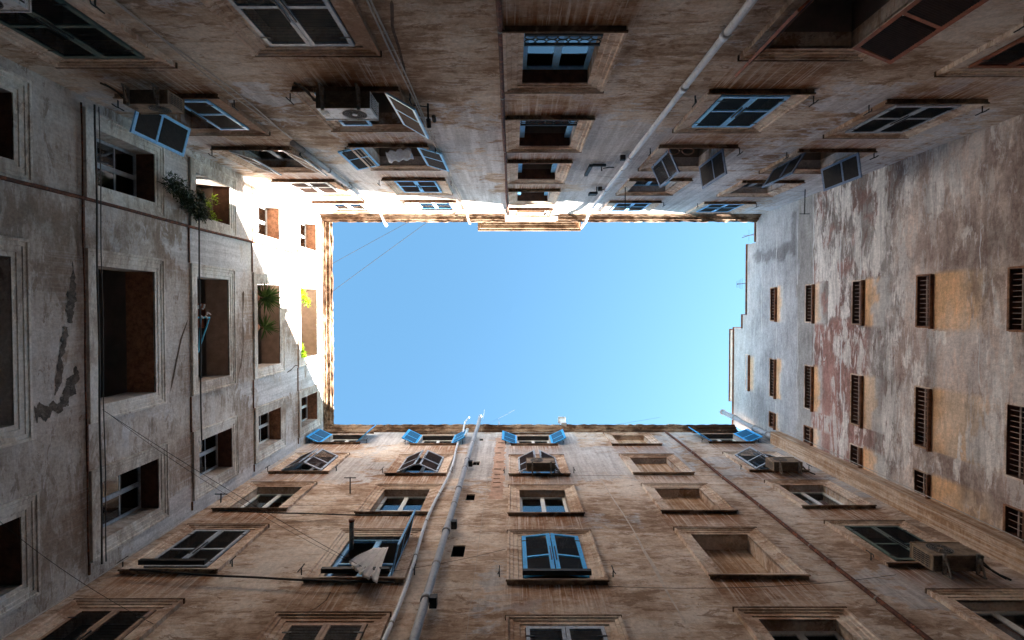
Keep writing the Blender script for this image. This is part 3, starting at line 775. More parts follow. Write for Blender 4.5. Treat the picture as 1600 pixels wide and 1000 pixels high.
# raised block over the stair
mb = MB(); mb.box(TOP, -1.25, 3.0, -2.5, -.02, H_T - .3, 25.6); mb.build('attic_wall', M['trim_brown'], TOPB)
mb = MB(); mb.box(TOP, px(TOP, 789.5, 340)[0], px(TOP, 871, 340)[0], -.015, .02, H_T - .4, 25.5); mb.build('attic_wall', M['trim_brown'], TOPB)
mb = MB(); lp = lip(TOP, 361, 26.05)
def ringcorn():
    pr = prof(25.35, .7, lp); loops = []
    u0, u1 = -1.25, 3.0
    for d, z in pr:
        e = d * 1.25
        loops.append([TOP(u0 - e, -2.6, z), TOP(u0 - e, d, z), TOP(u1 + e, d, z), TOP(u1 + e, -2.6, z)])
    vs = [v for l in loops for v in l]; fs = []
    for i in range(len(loops) - 1):
        for k in range(3): fs.append((i * 4 + k, i * 4 + k + 1, (i + 1) * 4 + k + 1, (i + 1) * 4 + k))
    n = len(loops) - 1; fs.append((n * 4, n * 4 + 1, n * 4 + 2, n * 4 + 3))
    m_ = MB(); m_.add(vs, fs); m_.build('cornice', M['cornice'], TOPB)
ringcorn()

# ------------------------------------------------------------------ string courses on the left wall
for i, (xs, _) in enumerate(LX[1:]):
    z0 = lz(xs) - .34
    for a, b in ((-2.28, -1.28), (2.38, 3.34), (5.27, 5.5)):
        mb = MB(); mb.box(LEF, a, b, -.01, .035, z0 - .02, z0 + .01); mb.build('string_course', M['course'], LEFB)

# ------------------------------------------------------------------ cracks, scars and repair strips (thin real patches on the plaster)
def ribbon(W, pts, w, mat, name, par, jit=.35, d=.006, sub=5, seed=0):
    rnd = random.Random(seed); P = [Vector((*px(W, x, y), 0)) for x, y in pts]; Q = []
    for a, b in zip(P, P[1:]):
        for k in range(sub): Q.append(a.lerp(b, k / sub))
    Q.append(P[-1]); n = len(Q); vs = []; ws = w if isinstance(w, (list, tuple)) else [w]
    for i, q in enumerate(Q):
        a = Q[max(0, i - 1)]; b = Q[min(n - 1, i + 1)]; t = (b - a).normalized(); nn = Vector((-t.y, t.x, 0))
        f = i / (n - 1) * (len(ws) - 1); k = min(int(f), len(ws) - 2) if len(ws) > 1 else 0
        ww = ws[k] + (ws[k + 1] - ws[k]) * (f - k) if len(ws) > 1 else ws[0]
        if i in (0, n - 1): ww *= .3
        w1 = ww * (.5 + jit * fnz(i * .06, 0, 1, seed) ); w2 = ww * (.5 + jit * fnz(i * .06, 9, 1, seed))
        off = nn * .15 * fnz(i * .07, 5, 1, seed) * ww
        p1 = q + nn * w1 + off; p2 = q - nn * w2 + off
        vs += [W(p1.x, d, p1.y), W(p2.x, d, p2.y)]
    mb = MB(); mb.add(vs, [(2 * i, 2 * i + 2, 2 * i + 3, 2 * i + 1) for i in range(n - 1)])
    return mb.build(name, mat, par)
ribbon(LEF, [(113, 408), (114, 440), (112, 470), (108, 505)], [.02, .12, .22, .10], M['scar'], 'plaster_scar', LEFB, .6, sub=22, seed=1)
ribbon(LEF, [(101, 510), (99, 535), (95, 560), (90, 600), (85, 618)], [.16, .12, .10, .13, .02], M['scar'], 'plaster_scar', LEFB, .6, sub=22, seed=2)
ribbon(LEF, [(118, 572), (115, 595), (105, 620), (90, 635), (70, 642), (54, 648)], [.05, .26, .22, .20, .22, .30], M['scar'], 'plaster_scar', LEFB, .6, sub=22, seed=3)
ribbon(LEF, [(293, 500), (282, 530), (276, 560), (270, 590), (266, 612)], [.03, .09, .06, .06, .01], M['crack'], 'plaster_crack', LEFB, .3, sub=8, seed=4)
ribbon(LEF, [(380, 455), (379, 490), (380, 540), (376, 570), (371, 590)], [.16, .03, .04, .06, .01], M['crack'], 'plaster_crack', LEFB, .3, sub=8, seed=5)
ribbon(LEF, [(448, 582), (455, 578), (461, 571), (466, 571)], [.04, .05, .04, .03], M['crack'], 'plaster_crack', LEFB, .3, sub=6, seed=6)
ribbon(BOT, [(940, 750), (957, 778), (972, 800), (990, 830), (1005, 858), (1020, 885), (1045, 930), (1075, 980)], [.03, .05, .04, .05, .07, .08, .06, .03], M['palestreak'], 'plaster_crack', BOTB, .35, sub=9, seed=7)
ribbon(BOT, [(450, 972), (470, 962), (495, 950), (510, 938), (517, 925)], .025, M['crack'], 'plaster_crack', BOTB, .3, sub=8, seed=8)
ribbon(BOT, [(1180, 668), (1260, 712), (1325, 750), (1450, 814), (1600, 890)], .05, M['palestreak'], 'corner_crack', BOTB, .3, sub=14, seed=9)
ribbon(TOP, [(612, 0), (613, 40), (622, 70), (630, 100), (633, 118)], .05, M['crack'], 'plaster_crack', TOPB, .3, sub=9, seed=10)
M['whitestreak'] = simple('white_joint', (.62, .62, .60), .95, .15, 7)
for k, (x, y0, y1, w) in enumerate(((1190, 398, 520, .04), (1213, 352, 448, .05), (1213, 505, 560, .04), (1212, 628, 650, .04), (1246, 350, 445, .035), (1246, 500, 655, .04), (1271, 322, 445, .06), (1272, 505, 570, .05), (1313, 360, 440, .05), (1314, 520, 625, .06), (1345, 330, 430, .04), (1430, 440, 500, .03), (1532, 345, 420, .03), (1530, 520, 600, .03))):
    ym = (y0 + y1) / 2; ribbon(RIG, [(x, y0), (x + 1.0, ym - 12), (x - .6, ym + 8), (x + .4, y1)], [w * .5, w, w * .7, w], M['whitestreak'], 'wall_joint', RIGB, .7, sub=20, seed=40 + k)
# chased repair strip beside the big grey pipe, with broken brick ribs
mb = MB(); rnd = random.Random(3)
zlo, zhi = zr(BOT, 780), zr(BOT, 684); n = 60; vs = []
for k in range(n + 1):
    z = zlo + (zhi - zlo) * k / n
    vs += [BOT(-.70 + rnd.uniform(-.05, .05), .006, z), BOT(-.27 + rnd.uniform(-.05, .05), .006, z)]
mb.add(vs, [(2 * k, 2 * k + 1, 2 * k + 3, 2 * k + 2) for k in range(n)]); mb.build('brick_repair_strip', M['brick'], BOTB)
for y in (692, 700, 708, 722, 733, 741, 748, 754, 761):
    z = zr(BOT, y); mb = MB(); a = -.66 + rnd.uniform(0, .1); b = -.32 + rnd.uniform(-.12, 0.0); nn = 7; vs = []
    for k in range(nn + 1):
        t = k / nn; u = a + (b - a) * t; e = .07 * math.sin(math.pi * t)
        vs += [BOT(u, .008, z - .05), BOT(u, .03, z - .05), BOT(u, .03, z + e), BOT(u, .008, z + e)]
    fs = []
    for k in range(nn):
        for q in range(4): fs.append((k * 4 + q, k * 4 + (q + 1) % 4, (k + 1) * 4 + (q + 1) % 4, (k + 1) * 4 + q))
    fs += [(0, 1, 2, 3), (nn * 4 + 3, nn * 4 + 2, nn * 4 + 1, nn * 4)]
    mb.add(vs, fs); mb.build('broken_brick', M['brick'], BOTB)
# corner duct on the right building side
mb = MB(); mb.box(BOT, 10.95, DR - .004, -.02, .52, -CAM_Z, 21.6); mb.build('corner_duct', M['niche'], BOTB)

# ------------------------------------------------------------------ pipes
def clamp_ring(mb, c, axis, r):
    a = Vector(axis).normalized(); c = Vector(c); mb.tube([c - a * .02, c + a * .02], r, 12)
def wander(W, u, d, z0, z1, n, amp, seed):
    r = random.Random(seed); return [W(u + r.uniform(-amp, amp), d, z0 + (z1 - z0) * k / n) for k in range(n + 1)]
def pipe(W, name, label, pts, r, mat, n=12, clamps=(), group='pipes on the walls', cat='pipe', collars=()):
    t = thing(name, label, cat, (pts[0][0], pts[0][1], pts[0][2]), group=group)
    mb = MB(); mb.tube(pts, r, n); mb.build('tube', mat, t, smooth=True)
    for z in collars:
        c = at_z(pts, z); k = MB(); k.tube([c - Vector((0, 0, .07)), c + Vector((0, 0, .07))], r * 1.22, 12); k.build('collar', mat, t, smooth=True)
    for z in clamps:
        c = at_z(pts, z); k = MB(); k.tube([c - Vector((0, 0, .02)), c + Vector((0, 0, .02))], (r[0] if isinstance(r, list) else r) * 1.12, 12)
        foot = Vector(c); ax, pos, sg = AX[W]
        f2 = Vector(c); f2[1 if ax else 0] = f2[1 if ax else 0]
        w = Vector(c)
        if W in (TOP, BOT): w.y = -DT if W is TOP else DB
        else: w.x = -DL if W is LEF else DR
        k.tube([c, w], .012, 6); k.build('bracket', M['steel'], t)
    return t
def at_z(pts, z):
    z += CAM_Z
    for a, b in zip(pts, pts[1:]):
        a, b = Vector(a), Vector(b)
        if min(a.z, b.z) <= z <= max(a.z, b.z) and abs(a.z - b.z) > 1e-6: return a.lerp(b, (z - a.z) / (b.z - a.z))
    return Vector(pts[-1])
# big grey soil pipe
zt = 24.6
pts = [BOT(-1.63, .2, z) for z in (-1.4, 6, 10, 14, 18, 22.2)] + [BOT(-1.6, .26, 22.9), BOT(-1.55, .40, 23.5), BOT(-1.55, .46, 24.3), BOT(-1.55, .46, 25.0)]
g1 = pipe(BOT, 'soil_pipe', 'thick grey soil pipe running up the brown wall past the cornice', pts, .085, M['greypipe'], clamps=(8.2, 10.9, 14.3, 17.6, 21), collars=(9.6, 12.6, 15.6, 18.6))
for z in (9.45, 12.9, 18.1): mb = MB(); mb.box(BOT, -1.63 + .08, -1.63 + .22, .1, .3, z, z + .15); mb.build('inspection_box', M['iron'], g1)
pts = [BOT(-2.2 + .07 * math.sin(z * .8), .1, z) for z in [x * .8 - 1.0 for x in range(29)]] + [BOT(-2.15, .12, 22.4), BOT(-2.2, .3, 23.2), BOT(-2.2, .42, 24), BOT(-2.1, .44, 24.8)]
pipe(BOT, 'conduit_pipe', 'slim pale wavy pipe climbing left of the thick grey soil pipe', pts, .042, M['whitepipe'], clamps=(9, 11.5, 13.4, 15.4, 17.5, 20))
zz = [px(BOT, 1045, 677)[1], 7]
pts = [BOT(7.06 + .02 * math.sin(z), .09, z) for z in (-1.2, 4, 8, 11, 14, 17, 20, 22, zz[0])]
pipe(BOT, 'rusty_downpipe', 'thin rusty iron downpipe right of the column of blank niches', pts, .045, M['rust'], clamps=(8, 9.8, 12, 14.5, 17, 20), collars=(11.2, 15.6, 19.6))
# white downpipe on the top wall
zc = px(TOP, 985, 245, .12)[1]
pts = [TOP(3.30, .12, z) for z in (-1.3, 4, 8, 11, zc)] + [TOP(3.30, .13, zc + .05), TOP(3.32, .14, zc + .8), TOP(3.33, .13, 18), TOP(3.34, .13, 21), TOP(3.34, .22, 22.6), TOP(3.36, .34, 23.4), TOP(3.36, .36, 24.2), TOP(3.36, .40, 24.9)]
w1 = pipe(TOP, 'downpipe', 'long white plastic downpipe right of the stair windows', pts, .062, M['whitepipe'], clamps=(zc, 18.2), collars=(8.0, 9.9, zc + .3, 15.5, 18.9))
for z in (zc, 18.0): mb = MB(); mb.box(TOP, 3.02, 3.16, .06, .2, z, z + .12); mb.build('inspection_box', M['iron'], w1)
# grey corner pipe coming out of the duct
pts = [BOT(11.12, .24, z) for z in (21.4, 22.5, 23.6, 24.5)] + [BOT(11.1, .3, 25.3), BOT(11.08, .3, 26.9)]
pipe(BOT, 'soil_pipe', 'short fat grey pipe rising from the masonry duct in the corner to an open end', pts, .12, M['greypipe'], collars=(22.2, 23.4, 25.4, 26.8))
# top-left downpipe and conduit
pts = [TOP(-5.62, .1, z) for z in (13.2, 15, 17, 18.9)]
pipe(TOP, 'downpipe', 'bluish grey downpipe ending beside the sun line near the left corner', pts, .075, M['greypipe'], clamps=(13.8, 17.6), collars=(15.8, 17.9))
pts = [TOP(-5.7, .07, 18.8), TOP(-5.78, .07, 21), TOP(-5.85, .08, 22.8), TOP(-5.9, .30, 23.6), TOP(-5.95, .38, 24.3)]
pipe(TOP, 'downpipe', 'thin sunlit downpipe with a flared end poking past the cornice', pts, [.03, .03, .035, .05, .075], M['whitepipe'], clamps=(20.6,))
for dx, lab in ((0, 'left one of a pair of grey cables dropping beside the tall column of shutters'), (.06, 'right one of a pair of grey cables dropping beside the tall column of shutters')):
    pts = [TOP(-2.02 + dx + .012 * math.sin(z * 1.3 + dx * 30), .06, z) for z in [x * .7 for x in range(0, 33)]] + [TOP(-2.02 + dx, .3, 23.5), TOP(-2.0 + dx, .36, 24.1)]
    pipe(TOP, 'wall_cable', lab, pts, .016, M['palecable'], n=6, clamps=(9, 11, 13, 16), cat='cable', group='cables on the walls')
pts = [TOP(-.19 + .012 * math.sin(z * .9), .05, z) for z in [x * .9 - 1 for x in range(0, 27)]]
pipe(TOP, 'rusty_pipe', 'rust brown pipe along the left edge of the stair windows', pts, .045, M['rust'], n=8, clamps=(8, 10.5, 14, 19))
for dx, lab in ((0, 'pale cable hanging left of the blue window near the left corner'), (.07, 'second pale cable twisted beside the first near the left corner')):
    pts = [TOP(-5.6 + dx + .05 * math.sin(z * 1.1 + dx * 40), .05, z) for z in [x * .5 for x in range(0, 27)]]
    pipe(TOP, 'wall_cable', lab, pts, .012, M['palecable'], n=6, cat='cable', group='cables on the walls')
# rusty conduit down the left wall
pts = [LEF(-2.27 + .012 * math.sin(z), .04, z) for z in [x * .9 - 1 for x in range(0, 25)]]
pipe(LEF, 'rusty_pipe', 'rusty conduit dropping down the grey wall beside the plant window', pts, .04, M['rust'], n=8)
# dark horizontal cables along the left wall
zb = lz(143.5)
for k, (dz, rr, lab) in enumerate(((0, .018, 'thick black cable along the grey wall under the second row of openings'), (.11, .010, 'thin black cable above the thick one on the grey wall'), (-.12, .016, 'brown pipe under the thick black cable on the grey wall'))):
    pts = [LEF(u, .23 if k < 2 else .05, zb - .12 + dz + .012 * math.sin(u * 2 + k)) for u in [-4.2 + .5 * i for i in range(20)]]
    pipe(LEF, 'wall_cable', lab, pts, rr, M['cable'] if k < 2 else M['rust'], n=6, cat='cable', group='cables on the walls')
zb = lz(302)
pts = [LEF(u, .22, zb - .06 + .012 * math.sin(u * 2)) for u in [-2.9 + .5 * i for i in range(14)]]
pipe(LEF, 'wall_cable', 'black cable under the third row of openings on the grey wall', pts, .02, M['cable'], n=6, cat='cable', group='cables on the walls')
# dark horizontal pipes on the bottom wall
def hpipe(y, x0, x1, label, r=.022, d=.16):
    u0, z = px(BOT, x0, y, d); u1, _ = px(BOT, x1, y, d)
    n = 16; pts = [BOT(u0 + (u1 - u0) * k / n, d, bz(z, u0 + (u1 - u0) * k / n) + .012 * math.sin(k)) for k in range(n + 1)]
    t = pipe(BOT, 'service_pipe', label, pts, r, M['iron'], n=8)
hpipe(912, 170, 615, 'long dark horizontal pipe under the closed dark shutters at lower left')
hpipe(807, 330, 640, 'dark horizontal pipe under the two white windows at left', .018)

# ------------------------------------------------------------------ wires
def wire(a, b, sag, r, label, mat='cable', n=14, group='wires strung across the yard'):
    a, b = Vector(a), Vector(b); pts = []
    for k in range(n + 1):
        t = k / n; p = a.lerp(b, t); p.z -= sag * 4 * t * (1 - t); pts.append(p)
    mb = MB(); mb.tube(pts, r * (.42 if r < .015 else .62), 5); return tag(mb.build('wire', M[mat]), label, 'wire', group)
def P(W, x, y, d=.1): u, z = px(W, x, y, d); return W(u, d, z)
wire(P(LEF, 520, 455, .4), P(TOP, 668, 347, .32), .05, .018, 'upper thin wire crossing the sky corner from the left cornice', 'blackwire')
wire(P(LEF, 519, 412, .4), P(TOP, 640, 346, .32), .02, .016, 'shorter thin wire crossing the sky corner', 'blackwire')
wire(P(LEF, 160, 640, .15), P(BOT, 565, 885, .3), .12, .012, 'clothes line from the empty loggia to the hanging cloth window')
wire(P(LEF, 168, 645, .15), P(BOT, 545, 878, .3), .25, .009, 'slack second line beside the clothes line')
wire(P(LEF, 0, 815, .1), P(BOT, 240, 975, .3), .1, .009, 'thin line crossing the lower left corner')
wire(P(BOT, 790, 858, .1), P(BOT, 470, 905, .1), .25, .011, 'slack black cable left of the blue shutters')
wire(P(BOT, 950, 916, .05), P(BOT, 1400, 898, .05), .25, .012, 'slack black cable from the blue shutters to the large air conditioner')
wire(P(BOT, 888, 742, .05), P(BOT, 1165, 742, .05), .12, .010, 'black cable on the wall under the small blank niches')
wire(P(BOT, 435, 790, .1), P(BOT, 625, 786, .1), .05, .010, 'thin cable between the two white windows')
wire(P(BOT, 440, 808, .12), P(BOT, 620, 790, .12), .12, .009, 'lower slack cable between the two white windows')
wire(P(BOT, 757, 640, .5), P(BOT, 738, 770, .1), .0, .008, 'white string hanging beside the grey soil pipe', 'palecable')
wire(P(BOT, 768, 700, .03), P(BOT, 728, 1000, .03), .0, .010, 'pale vertical wire stapled to the wall right of the soil pipe', 'palecable')
wire(P(BOT, 762, 663, .4), P(BOT, 805, 640, .4), .0, .009, 'short antenna wire rising over the cornice')
wire(P(BOT, 960, 664, .35), P(BOT, 1032, 652, .6), .0, .009, 'thin rod leaning over the bottom cornice')
wire(P(TOP, 935, 275, .05), P(TOP, 1260, 300, .05), .05, .008, 'thin dark cable across the wall beside the white downpipe')
wire(P(RIG, 1225, 672, .15), P(RIG, 1600, 845, .15), .1, .02, 'pale cable slanting in front of the barred windows', 'palecable')
wire(P(LEF, 0, 70, .1), P(LEF, 195, 175, .1), .15, .028, 'pale cable along the upper left corner', 'palecable')
wire(P(BOT, 0, 1000, .2), P(BOT, 310, 800, .1), .1, .026, 'pale cable climbing the lower left corner', 'palecable')

# ------------------------------------------------------------------ air conditioners (built once, then copied)
def make_ac(w=1.04, h=.58, dp=.33, casing='ac', trayf='ac_under'):
    t = thing('air_conditioner', 'x', 'air conditioner', group='air conditioners on the walls', local=True)
    I = lambda x, y, z: (x, y, z)
    c = MB(); y0, y1 = .05, .05 + dp
    # casing: four sides + top, underside is its own tray
    c.hexa([(-w / 2, y0, .02), (w / 2, y0, .02), (w / 2, y1, .02), (-w / 2, y1, .02), (-w / 2, y0, h), (w / 2, y0, h), (w / 2, y1, h), (-w / 2, y1, h)])
    c.hexa([(-w / 2 - .012, y0 - .01, h + .002), (w / 2 + .012, y0 - .01, h + .002), (w / 2 + .012, y1 + .015, h + .002), (-w / 2 - .012, y1 + .015, h + .002), (-w / 2 - .012, y0 - .01, h + .03), (w / 2 + .012, y0 - .01, h + .03), (w / 2 + .012, y1 + .015, h + .03), (-w / 2 - .012, y1 + .015, h + .03)])
    for k in range(5): z = .12 + k * .035; c.box(I, -w / 2 + .03, -w / 2 + .18, y1 + .001, y1 + .006, z, z + .014)
    o = c.build('casing', M[casing], t); bv = o.modifiers.new('bevel', 'BEVEL'); bv.width = .012; bv.segments = 2
    u = MB(); u.box(I, -w / 2 + .004, w / 2 - .004, y0 + .004, y1 - .004, .0, .018)
    for k in range(6): u.box(I, -w / 2 + .05, w / 2 - .05, y0 + .03 + k * .045, y0 + .045 + k * .045, -.010, -.001)
    u.build('drip_tray', M['ac_under'], t)
    f = MB(); cx, czz, R = .14, h / 2 + .01, .235
    vs = [(cx, y1 + .004, czz)] + [(cx + R * math.cos(a), y1 + .004, czz + R * math.sin(a)) for a in [k * math.pi / 14 for k in range(28)]]
    f.add(vs, [(0, 1 + k, 1 + (k + 1) % 28) for k in range(28)], 1)
    for rr in (.235, .19, .15, .11, .07): f.tube([(cx + rr * math.cos(a), y1 + .014, czz + rr * math.sin(a)) for a in [k * math.pi / 12 for k in range(25)]], .005, 5, 0, False)
    for k in range(8): a = k * math.pi / 4; f.tube([(cx, y1 + .016, czz), (cx + R * math.cos(a), y1 + .016, czz + R * math.sin(a))], .005, 5)
    f.tube([(cx, y1 + .006, czz), (cx, y1 + .022, czz)], .05, 14, 2)
    f.build('fan_grille', [M['steel'], M['ac_dark'], M[casing]], t, recalc=False)
    sgn = 1
    s_ = MB(); s_.box(I, w / 2 + .001, w / 2 + .004, y0 + .03, y1 - .05, .08, h - .06, 1)
    for k in range(6): yy = y0 + .03 + k * .043; s_.box(I, w / 2 + .005, w / 2 + .013, yy, yy + .012, .08, h - .06)
    for k in range(5): zz_ = .08 + k * (h - .15) / 4; s_.box(I, w / 2 + .0135, w / 2 + .018, y0 + .03, y1 - .05, zz_, zz_ + .012)
    s_.build('side_grille', [M[casing], M['ac_dark']], t)
    for bx in (-w * .36, w * .30):
        b_ = MB(); b_.box(I, bx - .03, bx + .03, 0, y1 + .05, -.052, -.012); b_.box(I, bx - .02, bx + .02, 0, .03, -.22, -.053)
        b_.hexa([(bx - .012, .03, -.21), (bx + .012, .03, -.21), (bx + .012, .03, -.18), (bx - .012, .03, -.18), (bx - .012, y1 - .03, -.10), (bx + .012, y1 - .03, -.10), (bx + .012, y1 - .03, -.055), (bx - .012, y1 - .03, -.055)])
        b_.build('bracket', M['steel'], t)
    p_ = MB(); x0 = -w / 2
    p_.tube([(x0 - .01, y0 + .1, .18), (x0 - .09, y0 + .09, .17), (x0 - .14, y0 + .05, .05), (x0 - .18, .06, -.15), (x0 - .28, .03, -.30)], .022, 8)
    p_.tube([(x0 - .01, y0 + .16, .12), (x0 - .07, y0 + .15, .08), (x0 - .10, y0 + .05, -.1), (x0 - .2, .04, -.28)], .016, 8)
    p_.build('refrigerant_hose', M['cable'], t, smooth=True)
    return t
def copy_tree(o, parent=None):
    c = o.copy(); S.collection.objects.link(c)
    if parent is not None: c.parent = parent; c.matrix_parent_inverse = Matrix.Identity(4)
    for ch in [x for x in bpy.data.objects if x.parent == o]: copy_tree(ch, c)
    return c
M['ac_dirty'] = simple('grimy_air_conditioner_casing', (.26, .19, .13), .7, .3, 6, worn=(.12, .08, .05), worn_amt=.6)
acn, acd = make_ac(), make_ac(casing='ac_dirty')
acs = [(acn, TOP, -3.24, 9.88, 1, 'air conditioner with a round fan before the blue window with one brown shutter'),
       (acd, TOP, -7.0, 9.85, .82, 'dark air conditioner beside the open blue framed shutter near the left corner'),
       (acn, TOP, -6.75, 6.1, 1, 'air conditioner at the extreme upper left edge of the picture'),
       (acd, BOT, .98, 17.3, .92, 'small air conditioner before the tented shutters of the middle column'),
       (acd, BOT, 9.42, 17.35, .94, 'small air conditioner before the half open shutters near the right corner'),
       (acd, BOT, 9.38, 10.65, 1.02, 'large grimy air conditioner before the dark green shutters')]
seen_ac = set()
for (src, W, u, z, sc, lab) in acs:
    a = src if src.name not in seen_ac else copy_tree(src)
    seen_ac.add(src.name)
    a.location = W(u, 0.13, z); a.rotation_euler = (0, 0, math.pi if W is BOT else 0); a.scale = (sc, sc, sc); a['label'] = lab

# ------------------------------------------------------------------ plants
def blade(mb, base, dr, L, w, droop, seg=5):
    dr = Vector(dr).normalized(); side = dr.cross(Vector((0, 0, 1)))
    if side.length < .1: side = Vector((1, 0, 0))
    side.normalize(); vs = []; p = Vector(base)
    for k in range(seg + 1):
        t = k / seg; ww = w * (1 - t) ** .7 * (.6 + t * .8 if t < .4 else 1) * .5
        q = p + dr * L * t + Vector((0, 0, -droop * t * t * L))
        vs += [q - side * ww, q + side * ww]
    mb.add(vs, [(2 * k, 2 * k + 1, 2 * k + 3, 2 * k + 2) for k in range(seg)])
def pot(par, c, r=.16, h=.28):
    mb = MB(); c = Vector(c); mb.tube([c, c + Vector((0, 0, h)), c + Vector((0, 0, h + .03))], [r * .72, r, r * 1.1], 14); mb.build('pot', M['pot'], par, smooth=True)
def yucca(base, label, R, n, seed):
    rnd = random.Random(seed); t = thing('yucca_plant', label, 'potted plant', base, group='spiky plants in the loggia')
    pot(t, base, .13, .22); b = Vector(base) + Vector((0, 0, .24))
    mb = MB(); top = b + Vector((.18, 0, .22)); mb.tube([b - Vector((0, 0, .04)), top], [.03, .025], 7); mb.build('stem', M['stem'], t)
    mb = MB()
    for k in range(n):
        a = rnd.uniform(0, 2 * math.pi); e = rnd.uniform(-.25, 1.2)
        blade(mb, top + Vector((0, 0, rnd.uniform(-.05, .12))), (math.cos(a) * math.cos(e) + .45, math.sin(a) * math.cos(e), math.sin(e) * .8), R * rnd.uniform(.7, 1.1), .055, rnd.uniform(.0, .35))
    mb.build('leaves', M['yucca'], t, recalc=False)
def bush(name, label, centres, leafmat, base, n, size, seed, group, elong=None, cat='plant', withpot=True):
    rnd = random.Random(seed); t = thing(name, label, cat, base, group=group)
    if withpot: pot(t, base, .12, .2)
    st = MB(); lf = MB(); b = Vector(base) + Vector((0, 0, .15))
    for (c, r) in centres:
        c = Vector(c); mid = b.lerp(c, .5) + Vector((rnd.uniform(-.05, .05), rnd.uniform(-.05, .05), .05)); st.tube([b, mid, c], [.012, .009, .005], 5)
        for k in range(n):
            v = Vector((rnd.gauss(0, 1), rnd.gauss(0, 1), rnd.gauss(0, 1))).normalized() * (rnd.random() ** .5)
            p = c + Vector((v.x * r[0], v.y * r[1], v.z * r[2]))
            d = Vector((rnd.uniform(-1, 1), rnd.uniform(-1, 1), rnd.uniform(-.8, .8))).normalized(); s_ = d.cross(Vector((rnd.random(), rnd.random(), rnd.random()))).normalized()
            L = size * rnd.uniform(.6, 1.3); w = L * (elong or .38)
            lf.add([p, p + d * L * .5 + s_ * w * .5, p + d * L, p + d * L * .5 - s_ * w * .5], [(0, 1, 2, 3)])
    st.build('stem', M['stem'], t); lf.build('leaves', leafmat, t, recalc=False); return t
zf = lz(402)
yucca(LEF(-.42, -.18, zf + .01), 'larger spiky yucca leaning out of the half sunlit loggia', .74, 95, 5)
yucca(LEF(.62, -.18, zf + .01), 'smaller spiky yucca leaning out of the half sunlit loggia', .56, 46, 6)
zf = lz(469.5); L_ = lambda u, d, z: Vector(LEF(u, d, z))
bush('potted_shrub', 'bright yellow green shrub high in the topmost loggia', [(L_(-.48, -.12, zf + .7), (.15, .26, .28)), (L_(-.35, -.1, zf + .95), (.12, .2, .2)), (L_(-.62, -.1, zf + .35), (.08, .1, .28)), (L_(-.75, .03, zf + .12), (.06, .12, .2))], M['leaf'], LEF(-.6, -.22, zf + .01), 150, .12, 8, 'green plants of the topmost loggia')
bush('potted_shrub', 'yellow green leafy shrub at the lower end of the topmost loggia', [(L_(1.75, -.1, zf + .25), (.13, .3, .25)), (L_(1.9, -.1, zf + .5), (.1, .2, .22)), (L_(1.55, -.1, zf + .15), (.1, .18, .12))], M['leaf'], LEF(1.75, -.22, zf + .01), 150, .12, 9, 'green plants of the topmost loggia')
zf = lz(308)
bush('hanging_shrub', 'dark withered shrub hanging out of the plant window on the grey wall', [(L_(-3.12, .38, zf - 1.5), (.2, .26, .32)), (L_(-3.0, .36, zf - 1.15), (.22, .28, .32)), (L_(-2.88, .3, zf - .8), (.22, .28, .3)), (L_(-2.78, .25, zf - .42), (.2, .25, .3)), (L_(-2.66, .15, zf - .1), (.18, .22, .28)), (L_(-2.72, .05, zf + .22), (.15, .25, .2)), (L_(-3.1, .05, zf + .15), (.12, .3, .12))], M['leaf_dark'], LEF(-3.1, -.2, zf + .01), 430, .12, 11, 'plants in the plant window', .25)
bush('trailing_plant', 'fresh lime green plant inside the plant window on the grey wall', [(L_(-3.32, -.2, zf + 1.2), (.1, .2, .13)), (L_(-3.1, -.25, zf + 1.05), (.08, .12, .1)), (L_(-2.85, -.22, zf + 1.1), (.08, .12, .18)), (L_(-2.72, -.18, zf + 1.22), (.1, .18, .14)), (L_(-3.15, -.2, zf + .8), (.06, .1, .16))], M['leaf'], LEF(-2.95, -.25, zf + .01), 70, .09, 12, 'plants in the plant window')

# ------------------------------------------------------------------ small things
# blue drying stand in the third loggia
zf = lz(308)
t = thing('drying_stand', 'cyan tube drying stand with white odds and ends in the loggia', 'clothes rack', LEF(.7, -.3, zf))
mb = MB(); A, B_, C_, D_ = LEF(.15, .02, zf + .02), LEF(.15, .05, zf + .55), LEF(1.15, -.1, zf + .02), LEF(.2, -.1, zf + .62)
mb.tube([LEF(.22, -.02, zf + .05), LEF(.22, -.02, zf + .62)], .02, 8); mb.tube([LEF(.22, -.02, zf + .62), LEF(1.2, -.05, zf + .1)], .02, 8)
mb.tube([LEF(.22, -.02, zf + .2), LEF(1.2, -.05, zf + .12)], .02, 8); mb.tube([LEF(.22, -.35, zf + .05), LEF(.22, -.35, zf + .62), LEF(.22, -.02, zf + .62)], .02, 8)
mb.build('frame', M['cyan_tube'], t)
mb = MB(); rnd = random.Random(4)
for k in range(8):
    u = rnd.uniform(-.1, .2); z = zf + .04 + .07 * k; mb.tube([LEF(u, 0, z), LEF(u + rnd.uniform(-.12, .12), .03, z + rnd.uniform(-.06, .08))], .022, 6)
mb.build('clothes_peg_bundle', M['cloth'], t)
